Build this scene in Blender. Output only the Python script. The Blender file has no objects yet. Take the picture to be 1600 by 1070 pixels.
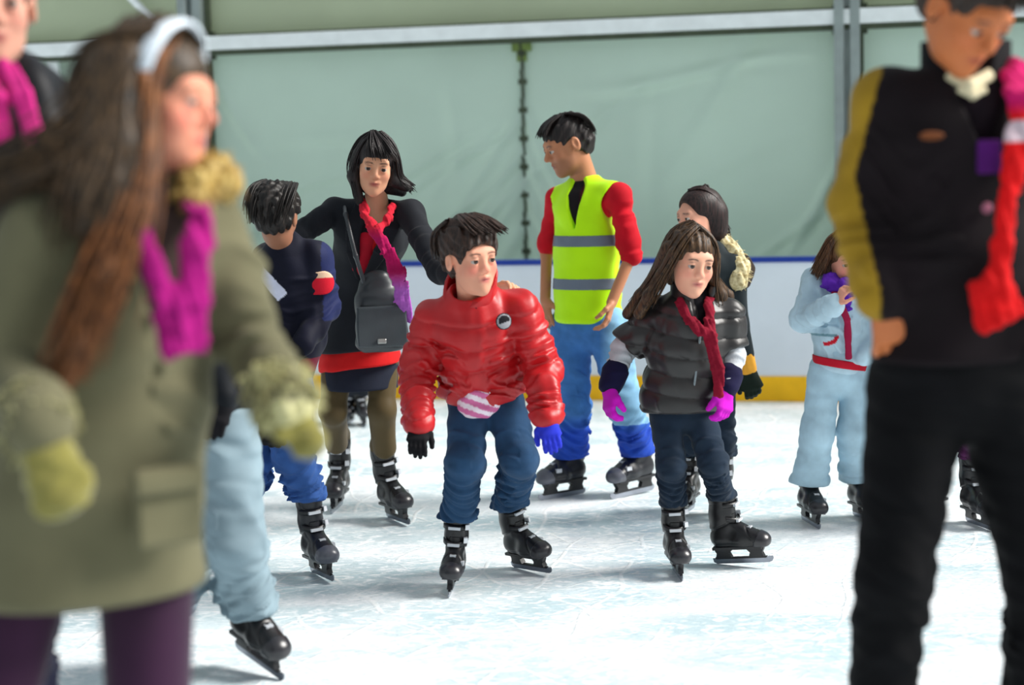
import bpy, math, random
import numpy as np
from mathutils import Vector, Matrix
C = bpy.context.scene
COL = C.collection
FAST = 1.0
ONLY = []
F32 = np.float32

# ------------------------------------------------------------------ camera
FPX, CX, CY, CAMH = 2800.0, 800.0, 535.0, 1.55
PITCH, ROLL = math.atan(270 / FPX), math.radians(1.36)
RC = Matrix.Rotation(math.pi / 2 - PITCH, 3, 'X') @ Matrix.Rotation(-ROLL, 3, 'Z')
cam_data = bpy.data.cameras.new('camera')
cam = bpy.data.objects.new('camera', cam_data)
COL.objects.link(cam)
cam.matrix_world = Matrix.Translation((0, 0, CAMH)) @ RC.to_4x4()
cam_data.sensor_width = 36
cam_data.lens = FPX / 1600 * 36
cam_data.clip_start = 0.1
cam_data.clip_end = 200
cam_data.dof.use_dof = True
cam_data.dof.focus_distance = 7.1
cam_data.dof.aperture_fstop = 1.6
C.camera = cam

# ------------------------------------------------------------------ sky, sun, exposure
world = bpy.data.worlds.new('world')
C.world = world
world.use_nodes = True
bg = world.node_tree.nodes['Background']
bg.inputs['Color'].default_value = (0.86, 0.95, 1.0, 1)
bg.inputs['Strength'].default_value = 0.45
def sun(name, elev, azim, strength, angle, col):
    # azim: direction the light comes from, 0 = from +Y (behind the skaters), 90 = from +X (right)
    L = bpy.data.lights.new(name, 'SUN')
    L.energy = strength
    L.angle = math.radians(angle)
    L.color = col
    o = bpy.data.objects.new(name, L)
    COL.objects.link(o)
    e, a = math.radians(elev), math.radians(azim)
    d = Vector((math.sin(a) * math.cos(e), math.cos(a) * math.cos(e), math.sin(e)))
    o.rotation_euler = d.to_track_quat('Z', 'Y').to_euler()
    o.location = (6, 4, 8)
    return o
sun('sun', 37, 92, 4.6, 26, (1.0, 0.97, 0.92))
vs = C.view_settings
vs.view_transform = 'Standard'
vs.look = 'None'
vs.gamma = 1
vs.use_curve_mapping = False
vs.exposure = 0.38
C.cycles.max_bounces = 6
C.cycles.sample_clamp_indirect = 4
try:
    C.cycles.use_denoising = True
except Exception:
    pass

# ------------------------------------------------------------------ pixel <-> world
def ray(px, py):
    return RC @ Vector(((px - CX) / FPX, (CY - py) / FPX, -1.0))
def G(px, py):                        # point on the ice seen at a pixel
    d = ray(px, py)
    t = -CAMH / d.z
    return np.array((d.x * t, d.y * t, 0.0))
def P(px, py, Y):                     # point at world depth Y seen at a pixel
    d = ray(px, py)
    t = Y / d.y
    return np.array((d.x * t, Y, CAMH + d.z * t))
def lin(c):
    return tuple((v / 12.92 if v <= 0.04045 else ((v + 0.055) / 1.055) ** 2.4) for v in [x / 255 for x in c])
def V(*a):
    return np.array(a, dtype=float)
def unit(v):
    v = np.asarray(v, float)
    return v / max(1e-9, np.linalg.norm(v))

# ------------------------------------------------------------------ signed distance shapes
class S:
    def __init__(s, f, lo, hi):
        s.f, s.lo, s.hi = f, np.array(lo, float), np.array(hi, float)
def cap(a, b, ra, rb=None):
    rb = ra if rb is None else rb
    a, b = np.array(a, float), np.array(b, float)
    ab = b - a
    L2 = max(1e-9, ab @ ab)
    def f(p):
        q = p - a.astype(F32)
        t = np.clip((q @ ab.astype(F32)) / L2, 0, 1)
        d = q - t[:, None] * ab.astype(F32)
        return np.sqrt((d * d).sum(1)) - (ra + (rb - ra) * t)
    r = max(ra, rb)
    return S(f, np.minimum(a, b) - r, np.maximum(a, b) + r)
def ecap(a, b, ra, rb, right):
    """tapered tube with an elliptical section; ra, rb = (half width along right, half depth)"""
    a, b = np.array(a, float), np.array(b, float)
    ax = b - a
    L = max(1e-6, np.linalg.norm(ax))
    ax = ax / L
    X = unit(np.array(right, float) - (np.array(right, float) @ ax) * ax)
    Y = np.cross(ax, X)
    M = np.stack([X, Y, ax], 1).astype(F32)
    def f(p):
        q = (p - a.astype(F32)) @ M
        t = np.clip(q[:, 2] / L, 0, 1)
        rx = ra[0] + (rb[0] - ra[0]) * t
        ry = ra[1] + (rb[1] - ra[1]) * t
        rz = np.minimum(rx, ry)
        x, y, z = q[:, 0] / rx, q[:, 1] / ry, (q[:, 2] - t * L) / rz
        k0 = np.sqrt(x * x + y * y + z * z)
        k1 = np.sqrt((x / rx) ** 2 + (y / ry) ** 2 + (z / rz) ** 2)
        return np.where(k0 < 0.1, -rz * 0.9, k0 * (k0 - 1) / np.maximum(k1, 1e-5))
    r = max(*ra, *rb)
    return S(f, np.minimum(a, b) - r, np.maximum(a, b) + r)
def ell(c, r, R=None):
    """ellipsoid; R columns = its axes in the outer space"""
    c, r = np.array(c, float), np.array(r, float)
    R = np.eye(3) if R is None else np.array(R, float)
    Rf, rf, cf = R.astype(F32), r.astype(F32), c.astype(F32)
    def f(p):
        q = (p - cf) @ Rf
        e = q / rf
        k0 = np.sqrt((e * e).sum(1))
        e2 = e / rf
        k1 = np.sqrt((e2 * e2).sum(1))
        return np.where(k0 < 0.1, -rf.min() * 0.9, k0 * (k0 - 1) / np.maximum(k1, 1e-5))
    m = r.max()
    return S(f, c - m, c + m)
def box(c, h, R=None, rnd=0.0):
    c, h = np.array(c, float), np.array(h, float) - rnd
    R = np.eye(3) if R is None else np.array(R, float)
    def f(p):
        q = np.abs((p - c.astype(F32)) @ R.astype(F32)) - h.astype(F32)
        return np.sqrt((np.maximum(q, 0) ** 2).sum(1)) + np.minimum(q.max(1), 0) - rnd
    m = np.linalg.norm(h) + rnd
    return S(f, c - m, c + m)
def smin(a, b, k):
    if k <= 0:
        return np.minimum(a, b)
    h = np.maximum(k - np.abs(a - b), 0) / k
    return np.minimum(a, b) - h * h * k * 0.25
def U(shapes, k=0.0):
    shapes = [s for s in shapes if s is not None]
    def f(p):
        d = shapes[0].f(p)
        for s in shapes[1:]:
            d = smin(d, s.f(p), k)
        return d
    return S(f, np.min([s.lo for s in shapes], 0), np.max([s.hi for s in shapes], 0))
def sub(a, b, k=0.0):
    return S(lambda p: -smin(-a.f(p), b.f(p), k), a.lo, a.hi)
def inter(a, b, k=0.0):
    return S(lambda p: -smin(-a.f(p), -b.f(p), k), np.maximum(a.lo, b.lo), np.minimum(a.hi, b.hi))
def half(pt, n):                       # solid on the side opposite to n
    pt, n = np.array(pt, float), unit(n)
    return S(lambda p: (p - pt.astype(F32)) @ n.astype(F32), V(-99, -99, -99), V(99, 99, 99))
def grow(a, r):
    return S(lambda p: a.f(p) - r, a.lo - r, a.hi + r)
def disp(a, g, m=0.01):
    return S(lambda p: a.f(p) + g(p), a.lo - m, a.hi + m)
def local(a, c, R, k):                 # shape a is in a unit space; R columns = its axes; k = scale
    c, R = np.array(c, float), np.array(R, float)
    corners = np.array([[x, y, z] for x in (a.lo[0], a.hi[0]) for y in (a.lo[1], a.hi[1]) for z in (a.lo[2], a.hi[2])])
    w = corners @ R.T * k + c
    return S(lambda p: a.f(((p - c.astype(F32)) @ R.astype(F32)) / k) * k, w.min(0), w.max(0))
def cloth_noise(A, sc, seed=0):
    rnd = np.random.RandomState(seed)
    ks = rnd.normal(0, 1, (6, 3))
    ks = (ks / np.linalg.norm(ks, axis=1)[:, None] * (sc * rnd.uniform(0.6, 1.6, 6))[:, None]).astype(F32)
    ph = rnd.uniform(0, 6.28, 6)
    def g(p):
        w = np.sin(p @ ks[0] + ph[0])
        w2 = np.sin(p @ ks[1] + ph[1] + w)
        return A * (0.5 * np.sin(p @ ks[2] * 1.5 + 2 * w + ph[2]) + 0.35 * np.sin(p @ ks[3] * 2 + 2 * w2 + ph[3]) + 0.3 * np.sin(p @ ks[4] * 3 + 1.5 * w + ph[4]))
    return g
def folds(a, b, lam, A, t0=0.0, t1=1.0, seed=0, sharp=False):
    """rings of cloth round the line a-b between fractions t0 and t1"""
    a, b = np.array(a, float), np.array(b, float)
    ab = b - a
    L = np.linalg.norm(ab)
    ax = (ab / L).astype(F32)
    rnd = np.random.RandomState(seed)
    k1, k2 = (rnd.normal(0, 14, 3)).astype(F32), (rnd.normal(0, 22, 3)).astype(F32)
    def g(p):
        q = p - a.astype(F32)
        s = q @ ax
        t = s / L
        m = np.clip((t - t0) / 0.12, 0, 1) * np.clip((t1 - t) / 0.08, 0, 1)
        dd = q - s[:, None] * ax
        m = m * (np.sqrt((dd * dd).sum(1)) < 0.2)
        ph = 2 * np.pi * s / lam + 2.6 * np.sin(p @ k1 + 0.7) + 1.3 * np.sin(p @ k2)
        w = np.sin(ph) * (0.65 + 0.5 * np.sin(p @ k2[::-1] * 1.3 + 2)) + 0.25 * np.sin(ph * 2.1 + 1)
        if sharp:
            w = 1 - 2 * np.abs(np.sin(ph / 2)) ** 0.6
        return A * w * m
    return g
def quilt(a, b, lam, A, r=0.35):
    a, b = np.array(a, float), np.array(b, float)
    ax = unit(b - a).astype(F32)
    L = np.linalg.norm(b - a)
    def g(p):
        s = (p - a.astype(F32)) @ ax
        m = np.clip((s + 0.02) / 0.02, 0, 1) * np.clip((L + 0.02 - s) / 0.02, 0, 1)
        return A * (1 - 1.6 * np.sqrt(np.abs(np.sin(np.pi * s / lam)) + 0.01)) * m
    return g
def addg(*gs):
    return lambda p: sum(g(p) for g in gs)

# ------------------------------------------------------------------ surface extraction (surface nets)
def polygonize(s, h, steps=2):
    h = h * FAST
    lo = s.lo - 3 * h
    B = 4
    n = np.ceil((s.hi + 3 * h - lo) / h).astype(int) + 1
    nb = (n + B - 1) // B
    n = nb * B
    ax = [lo[i] + h * (B * np.arange(nb[i]) + (B - 1) / 2) for i in range(3)]
    cc = np.stack(np.meshgrid(*ax, indexing='ij'), -1).reshape(-1, 3).astype(F32)
    cd = np.concatenate([s.f(c) for c in np.array_split(cc, max(1, len(cc) // 400000))])
    act = np.flatnonzero(np.abs(cd) < h * B * 0.9 + 0.012)
    Vv = np.repeat(np.repeat(np.repeat(np.sign(cd).reshape(nb).astype(F32), B, 0), B, 1), B, 2)
    bi = np.stack(np.unravel_index(act, nb), 1) * B
    off = np.stack(np.meshgrid(*[np.arange(B)] * 3, indexing='ij'), -1).reshape(-1, 3)
    for ch in np.array_split(bi, max(1, len(bi) // 6000)):
        idx = (ch[:, None, :] + off[None]).reshape(-1, 3)
        p = (lo + idx * h).astype(F32)
        Vv[idx[:, 0], idx[:, 1], idx[:, 2]] = s.f(p)
    I = Vv < 0
    m = np.zeros(n - 1, np.uint8)
    for dx in (0, 1):
        for dy in (0, 1):
            for dz in (0, 1):
                m += I[dx:n[0] - 1 + dx, dy:n[1] - 1 + dy, dz:n[2] - 1 + dz]
    cells = np.argwhere((m > 0) & (m < 8))
    ids = np.full(n - 1, -1, np.int32)
    ids[cells[:, 0], cells[:, 1], cells[:, 2]] = np.arange(len(cells))
    acc = np.zeros((len(cells), 3))
    cnt = np.zeros(len(cells))
    for a in range(3):
        for u in (0, 1):
            for v in (0, 1):
                o = [0, 0, 0]
                o[(a + 1) % 3], o[(a + 2) % 3] = u, v
                c0 = cells + o
                c1 = c0.copy()
                c1[:, a] += 1
                d0 = Vv[c0[:, 0], c0[:, 1], c0[:, 2]]
                d1 = Vv[c1[:, 0], c1[:, 1], c1[:, 2]]
                x = (d0 < 0) != (d1 < 0)
                t = np.where(x, d0 / np.where(x, d0 - d1, 1), 0)
                pt = np.array(o, float)[None].repeat(len(cells), 0)
                pt[:, a] += t
                acc += pt * x[:, None]
                cnt += x
    verts = lo + (cells + acc / cnt[:, None]) * h
    quads = []
    for a in range(3):
        sl0 = [slice(1, -1)] * 3
        sl0[a] = slice(0, -1)
        sl1 = [slice(1, -1)] * 3
        sl1[a] = slice(1, None)
        A, Bm = I[tuple(sl0)], I[tuple(sl1)]
        e = np.argwhere(A != Bm)
        flip = A[e[:, 0], e[:, 1], e[:, 2]]
        o = np.array([1, 1, 1]); o[a] = 0
        e = e + o
        b, c = (a + 1) % 3, (a + 2) % 3
        def cid(db, dc):
            q = e.copy()
            q[:, b] -= db
            q[:, c] -= dc
            return ids[q[:, 0], q[:, 1], q[:, 2]]
        q = np.stack([cid(1, 1), cid(0, 1), cid(0, 0), cid(1, 0)], 1)
        q[~flip] = q[~flip][:, ::-1]
        quads.append(q)
    quads = np.concatenate(quads)
    quads = quads[(quads >= 0).all(1)]
    p = verts.astype(F32)
    e = h * 0.4
    for _ in range(steps):
        d = s.f(p)
        g = np.stack([s.f(p + np.array(v, F32)) - s.f(p - np.array(v, F32)) for v in ((e, 0, 0), (0, e, 0), (0, 0, e))], 1) / (2 * e)
        g2 = np.maximum((g * g).sum(1), 0.3)
        st = -(d / g2)[:, None] * g
        ln = np.sqrt((st * st).sum(1))
        st *= np.minimum(1, 0.6 * h / np.maximum(ln, 1e-9))[:, None]
        p = p + st
    return p.astype(float), quads

def make_mesh(name, v, q, mat, smooth=True, col=None):
    me = bpy.data.meshes.new(name)
    q = np.asarray(q, np.int32)
    me.vertices.add(len(v))
    me.vertices.foreach_set('co', np.asarray(v, F32).ravel())
    k = q.shape[1]
    me.loops.add(q.size)
    me.loops.foreach_set('vertex_index', q.ravel())
    me.polygons.add(len(q))
    me.polygons.foreach_set('loop_start', np.arange(len(q), dtype=np.int32) * k)
    me.update(calc_edges=True)
    me.polygons.foreach_set('use_smooth', np.full(len(q), smooth))
    if col is not None:
        at = me.color_attributes.new('Col', 'FLOAT_COLOR', 'POINT')
        at.data.foreach_set('color', np.concatenate([np.asarray(col, F32), np.ones((len(v), 1), F32)], 1).ravel())
    me.materials.append(mat)
    me.update()
    return me
def link(name, me, parent=None, loc=None):
    o = bpy.data.objects.new(name, me)
    COL.objects.link(o)
    if parent is not None:
        o.parent = parent
    if loc is not None:
        o.location = loc
    return o
def tag(o, label=None, cat=None, group=None, kind=None):
    if label: o['label'] = label
    if cat: o['category'] = cat
    if group: o['group'] = group
    if kind: o['kind'] = kind
    return o

# ------------------------------------------------------------------ materials
def new_mat(name):
    m = bpy.data.materials.new(name)
    m.use_nodes = True
    nt = m.node_tree
    return m, nt, nt.nodes['Principled BSDF']
MC = {}
def cloth(name, c=None, rough=0.85, bump=0.25, scale=260, var=0.18, sheen=0.03, big=9.0, metal=0.0, trans=0.0, spec=0.18, coat=0.0):
    if name in MC:
        return MC[name]
    m, nt, b = new_mat(name)
    N, L = nt.nodes, nt.links
    tc = N.new('ShaderNodeTexCoord')
    n1 = N.new('ShaderNodeTexNoise'); n1.inputs['Scale'].default_value = big; n1.inputs['Detail'].default_value = 4
    n2 = N.new('ShaderNodeTexNoise'); n2.inputs['Scale'].default_value = scale; n2.inputs['Detail'].default_value = 2
    L.new(tc.outputs['Object'], n1.inputs['Vector']); L.new(tc.outputs['Object'], n2.inputs['Vector'])
    mr = N.new('ShaderNodeMapRange')
    mr.inputs['From Min'].default_value = 0.3; mr.inputs['From Max'].default_value = 0.7
    mr.inputs['To Min'].default_value = 1 - var; mr.inputs['To Max'].default_value = 1 + var
    L.new(n1.outputs['Fac'], mr.inputs['Value'])
    mx = N.new('ShaderNodeMix'); mx.data_type = 'RGBA'; mx.blend_type = 'MULTIPLY'
    mx.inputs[0].default_value = 1.0
    if c is None:
        at = N.new('ShaderNodeAttribute'); at.attribute_name = 'Col'
        L.new(at.outputs['Color'], mx.inputs[6])
    else:
        mx.inputs[6].default_value = (*lin(c), 1)
    L.new(mr.outputs['Result'], mx.inputs[7])
    L.new(mx.outputs[2], b.inputs['Base Color'])
    b.inputs['Roughness'].default_value = rough
    b.inputs['Metallic'].default_value = metal
    b.inputs['Specular IOR Level'].default_value = spec
    b.inputs['Coat Weight'].default_value = coat
    b.inputs['Sheen Weight'].default_value = sheen
    b.inputs['Sheen Roughness'].default_value = 0.5
    bp = N.new('ShaderNodeBump'); bp.inputs['Strength'].default_value = bump; bp.inputs['Distance'].default_value = 0.002
    L.new(n2.outputs['Fac'], bp.inputs['Height'])
    L.new(bp.outputs['Normal'], b.inputs['Normal'])
    MC[name] = m
    return m
def hair_mat(name, c, c2=None, stretch=(160, 160, 14)):
    if name in MC:
        return MC[name]
    m, nt, b = new_mat(name)
    N, L = nt.nodes, nt.links
    tc = N.new('ShaderNodeTexCoord')
    mp = N.new('ShaderNodeMapping'); mp.inputs['Scale'].default_value = stretch
    L.new(tc.outputs['Object'], mp.inputs['Vector'])
    n = N.new('ShaderNodeTexNoise'); n.inputs['Scale'].default_value = 1; n.inputs['Detail'].default_value = 4
    L.new(mp.outputs['Vector'], n.inputs['Vector'])
    r = N.new('ShaderNodeValToRGB')
    r.color_ramp.elements[0].position = 0.35; r.color_ramp.elements[1].position = 0.7
    r.color_ramp.elements[0].color = (*[v * 0.6 for v in lin(c)], 1)
    r.color_ramp.elements[1].color = (*lin(c2 or c), 1)
    L.new(n.outputs['Fac'], r.inputs['Fac'])
    L.new(r.outputs['Color'], b.inputs['Base Color'])
    b.inputs['Roughness'].default_value = 0.5
    b.inputs['Specular IOR Level'].default_value = 0.35
    bp = N.new('ShaderNodeBump'); bp.inputs['Strength'].default_value = 0.5; bp.inputs['Distance'].default_value = 0.003
    L.new(n.outputs['Fac'], bp.inputs['Height']); L.new(bp.outputs['Normal'], b.inputs['Normal'])
    MC[name] = m
    return m
def skin_mat():
    if 'skin' in MC:
        return MC['skin']
    m = cloth('skin', None, rough=0.55, bump=0.08, scale=300, var=0.06, sheen=0.05, spec=0.4)
    b = m.node_tree.nodes['Principled BSDF']
    b.inputs['Subsurface Weight'].default_value = 0.12
    b.inputs['Subsurface Radius'].default_value = (0.012, 0.005, 0.003)
    return m

# ------------------------------------------------------------------ plain mesh helpers (bmesh-free)
class MB:
    def __init__(s):
        s.v, s.f = [], []
    def quadbox(s, pts):
        i = len(s.v)
        s.v += [tuple(p) for p in pts]
        for q in ((0, 3, 2, 1), (4, 5, 6, 7), (0, 1, 5, 4), (1, 2, 6, 5), (2, 3, 7, 6), (3, 0, 4, 7)):
            s.f.append(tuple(i + k for k in q))
    def box(s, lo, hi):
        x0, y0, z0 = lo; x1, y1, z1 = hi
        s.quadbox([(x0, y0, z0), (x1, y0, z0), (x1, y1, z0), (x0, y1, z0), (x0, y0, z1), (x1, y0, z1), (x1, y1, z1), (x0, y1, z1)])
    def prism(s, outline, x0, x1):      # outline in (y, z), extruded along x
        i, n = len(s.v), len(outline)
        s.v += [(x0, y, z) for y, z in outline] + [(x1, y, z) for y, z in outline]
        s.f.append(tuple(i + k for k in range(n)))
        s.f.append(tuple(i + n + k for k in reversed(range(n))))
        for k in range(n):
            s.f.append((i + k, i + n + k, i + n + (k + 1) % n, i + (k + 1) % n))
    def tube(s, pts, r, seg=8, closed=False):
        pts = [np.array(p, float) for p in pts]
        rs = r if hasattr(r, '__len__') else [r] * len(pts)
        i0 = len(s.v)
        up = V(0, 0, 1)
        for k, p in enumerate(pts):
            t = unit(pts[min(k + 1, len(pts) - 1)] - pts[max(k - 1, 0)])
            x = np.cross(t, up)
            if np.linalg.norm(x) < 0.05: x = np.cross(t, V(0, 1, 0.3))
            x = unit(x); y = np.cross(x, t)
            for j in range(seg):
                a = 2 * math.pi * j / seg
                s.v.append(tuple(p + rs[k] * (math.cos(a) * x + math.sin(a) * y)))
        for k in range(len(pts) - 1):
            for j in range(seg):
                a, b = i0 + k * seg + j, i0 + k * seg + (j + 1) % seg
                s.f.append((a, b, b + seg, a + seg))
        s.f.append(tuple(i0 + j for j in reversed(range(seg))))
        s.f.append(tuple(i0 + (len(pts) - 1) * seg + j for j in range(seg)))
    def mesh(s, name, mat, smooth=False, bevel=0):
        me = bpy.data.meshes.new(name)
        me.from_pydata(s.v, [], s.f)
        if smooth:
            for p in me.polygons: p.use_smooth = True
        me.materials.append(mat)
        me.update()
        return me
    def build(s, name, mat, parent=None, smooth=False, bevel=0.0, loc=None):
        o = link(name, s.mesh(name, mat, smooth), parent, loc)
        if bevel:
            b = o.modifiers.new('bevel', 'BEVEL'); b.width = bevel; b.segments = 2; b.limit_method = 'ANGLE'
        return o
# ------------------------------------------------------------------ body building
def frame(yaw, pitch=0, roll=0):
    """columns r, f, u. yaw 0 looks at the camera, + turns to the right of the picture; pitch + looks down; roll + tips right"""
    y, p, r = [math.radians(a) for a in (yaw, pitch, roll)]
    f = V(math.sin(y) * math.cos(p), -math.cos(y) * math.cos(p), -math.sin(p))
    rr = unit(np.cross(V(0, 0, 1), f))
    u = np.cross(f, rr)
    rr2 = rr * math.cos(r) - u * math.sin(r)
    u2 = u * math.cos(r) + rr * math.sin(r)
    return np.stack([rr2, f, u2], 1)

def sphere(c, r): return cap(c, V(*c) + V(0, 0, 1e-4), r)
def head_shape(female=False, child=False, hide_ears=False):
    j = 0.92 if female else (0.9 if child else 1.0)
    L = [ell((0, -0.018, 0.036), (0.074, 0.094, 0.080)),
         ell((0, 0.022, -0.028), (0.060 * (1.03 if child else 1), 0.066, 0.084)),
         ell((0, 0.032, -0.070), (0.047 * j, 0.050, 0.042))]
    s = U(L, 0.03)
    s = U([s, sphere((0, 0.070, -0.098), 0.017 * j), cap((-0.034, 0.074, 0.026), (0.034, 0.074, 0.026), 0.012)], 0.03)
    s = U([s, sphere((0.036, 0.058, -0.026), 0.021), sphere((-0.036, 0.058, -0.026), 0.021)], 0.025)
    s = sub(s, U([sphere((0.031, 0.102, 0.004), 0.018), sphere((-0.031, 0.102, 0.004), 0.018)]), 0.014)
    nl = 0.094 if child else 0.105
    s = U([s, cap((0, 0.084, 0.014), (0, nl, -0.022), 0.0065, 0.0105 if (female or child) else 0.012)], 0.014)
    s = U([s, sphere((0.010, 0.092, -0.030), 0.0075), sphere((-0.010, 0.092, -0.030), 0.0075)], 0.008)
    s = U([s, cap((-0.018, 0.083, -0.055), (0, 0.090, -0.054), 0.0055), cap((0.018, 0.083, -0.055), (0, 0.090, -0.054), 0.0055),
           cap((-0.013, 0.083, -0.067), (0.013, 0.083, -0.067), 0.0065)], 0.008)
    s = sub(s, cap((-0.022, 0.092, -0.0605), (0.022, 0.092, -0.0605), 0.0022), 0.003)
    s = U([s, sphere((0.031, 0.0775, 0.0115), 0.0145), sphere((-0.031, 0.0775, 0.0115), 0.0145),
           sphere((0.031, 0.0775, -0.006), 0.0125), sphere((-0.031, 0.0775, -0.006), 0.0125)], 0.004)
    if not hide_ears:
        for k in (1, -1):
            R = frame(0)
            e = sub(ell((k * 0.078, -0.010, -0.004), (0.009, 0.019, 0.031)), ell((k * 0.087, -0.006, 0.0), (0.007, 0.011, 0.019)), 0.004)
            s = U([s, e], 0.008)
    return s
def head_color(q, skin, brow, lips, blush=0.5, beard=0.0):
    """q: head space points -> colours"""
    sk, br, lp = [np.array(lin(c)) for c in (skin, brow, lips)]
    a, b, c = np.abs(q[:, 0]), q[:, 1], q[:, 2]
    col = np.tile(sk, (len(q), 1))
    red = np.exp(-(((a - 0.040) / 0.020) ** 2 + ((c + 0.028) / 0.020) ** 2)) * (b > 0.03) * blush
    red += np.exp(-((a / 0.012) ** 2 + ((c + 0.022) / 0.014) ** 2)) * (b > 0.09) * blush * 0.6
    col = col * (1 - red[:, None] * np.array([0.05, 0.40, 0.35]))
    if beard:
        m = np.clip((-0.03 - c) / 0.02, 0, 1) * np.clip((b + 0.02) / 0.04, 0, 1) * beard
        m = m * (1 - np.exp(-((a / 0.018) ** 2 + ((c + 0.061) / 0.012) ** 2)))
        col = col * (1 - m[:, None] * np.array([0.6, 0.6, 0.55]))
    arch = 0.027 - 0.004 * ((a - 0.030) / 0.018) ** 2
    m = np.clip(1.3 - np.abs(c - arch) / 0.0035, 0, 1) * np.clip((a - 0.011) / 0.004, 0, 1) * np.clip((0.050 - a) / 0.006, 0, 1) * (b > 0.045)
    col = col + (br - col) * (0.9 * m)[:, None]
    m = np.clip(1.4 - np.abs(c - 0.0165) / 0.0025, 0, 1) * np.clip(1.2 - np.abs(a - 0.031) / 0.014, 0, 1) * (b > 0.07)
    col = col + (br * 0.6 - col) * (0.7 * m)[:, None]
    m = np.clip(1.5 - np.abs(c + 0.061) / 0.0085, 0, 1) * np.clip(1.3 - a / 0.021, 0, 1) * (b > 0.074)
    col = col + (lp - col) * (0.85 * np.clip(m, 0, 1))[:, None]
    m = np.clip(1.2 - np.abs(c + 0.0605) / 0.002, 0, 1) * np.clip(1.2 - a / 0.02, 0, 1) * (b > 0.074)
    col = col * (1 - 0.6 * m)[:, None]
    return col

def hand_shape(w, d, n, thumb, k=1.0, curl=25, thick=1.0, spread=8, tcurl=20):
    """w wrist, d finger direction, n side the fingers curl to, thumb = side the thumb is on"""
    d = unit(d); n = unit(np.array(n, float) - (np.array(n, float) @ d) * d)
    t = np.cross(d, n)
    if t @ np.array(thumb, float) < 0: t = -t
    L = [ecap(w + d * 0.012 * k, w + d * 0.078 * k, (0.028 * k * thick, 0.016 * k * thick), (0.038 * k * thick, 0.013 * k * thick), t)]
    sh = []
    for i, (o, ln) in enumerate(((0.029, 0.068), (0.0098, 0.077), (-0.0098, 0.072), (-0.029, 0.056))):
        a = math.radians(spread * (1.5 - i) / 1.5 * 0.6)
        p = w + (d * 0.082 + t * o) * k
        dd = d * math.cos(a) + t * math.sin(a)
        ang = math.radians(curl * (0.7 + 0.12 * i))
        for sgm, fr in enumerate((0.45, 0.32, 0.26)):
            dir_ = dd * math.cos(ang) + n * math.sin(ang)
            p2 = p + dir_ * ln * fr * k
            r = (0.0092, 0.0085, 0.0076, 0.0068)[sgm] * k * thick
            sh.append(cap(p, p2, r, r * 0.92))
            p = p2
            ang += math.radians(curl * 1.1)
    p0 = w + (d * 0.018 + t * 0.024) * k
    a = math.radians(tcurl)
    dt = unit(d * 0.62 + t * 0.72 + n * 0.25)
    p1 = p0 + dt * 0.040 * k
    dt2 = unit(d * 0.85 + t * (0.45 - a * 0.6) + n * (0.3 + a * 0.5))
    p2 = p1 + dt2 * 0.034 * k
    p3 = p2 + unit(dt2 + n * 0.25 - t * 0.2) * 0.024 * k
    th = [cap(p0, p1, 0.0145 * k * thick, 0.0115 * k * thick), cap(p1, p2, 0.0110 * k * thick, 0.0095 * k * thick), cap(p2, p3, 0.0095 * k * thick, 0.0080 * k * thick)]
    palm = U(L + [th[0]], 0.018 * k)
    return U([palm] + sh[:12] + th[1:], 0.006 * k)

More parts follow.
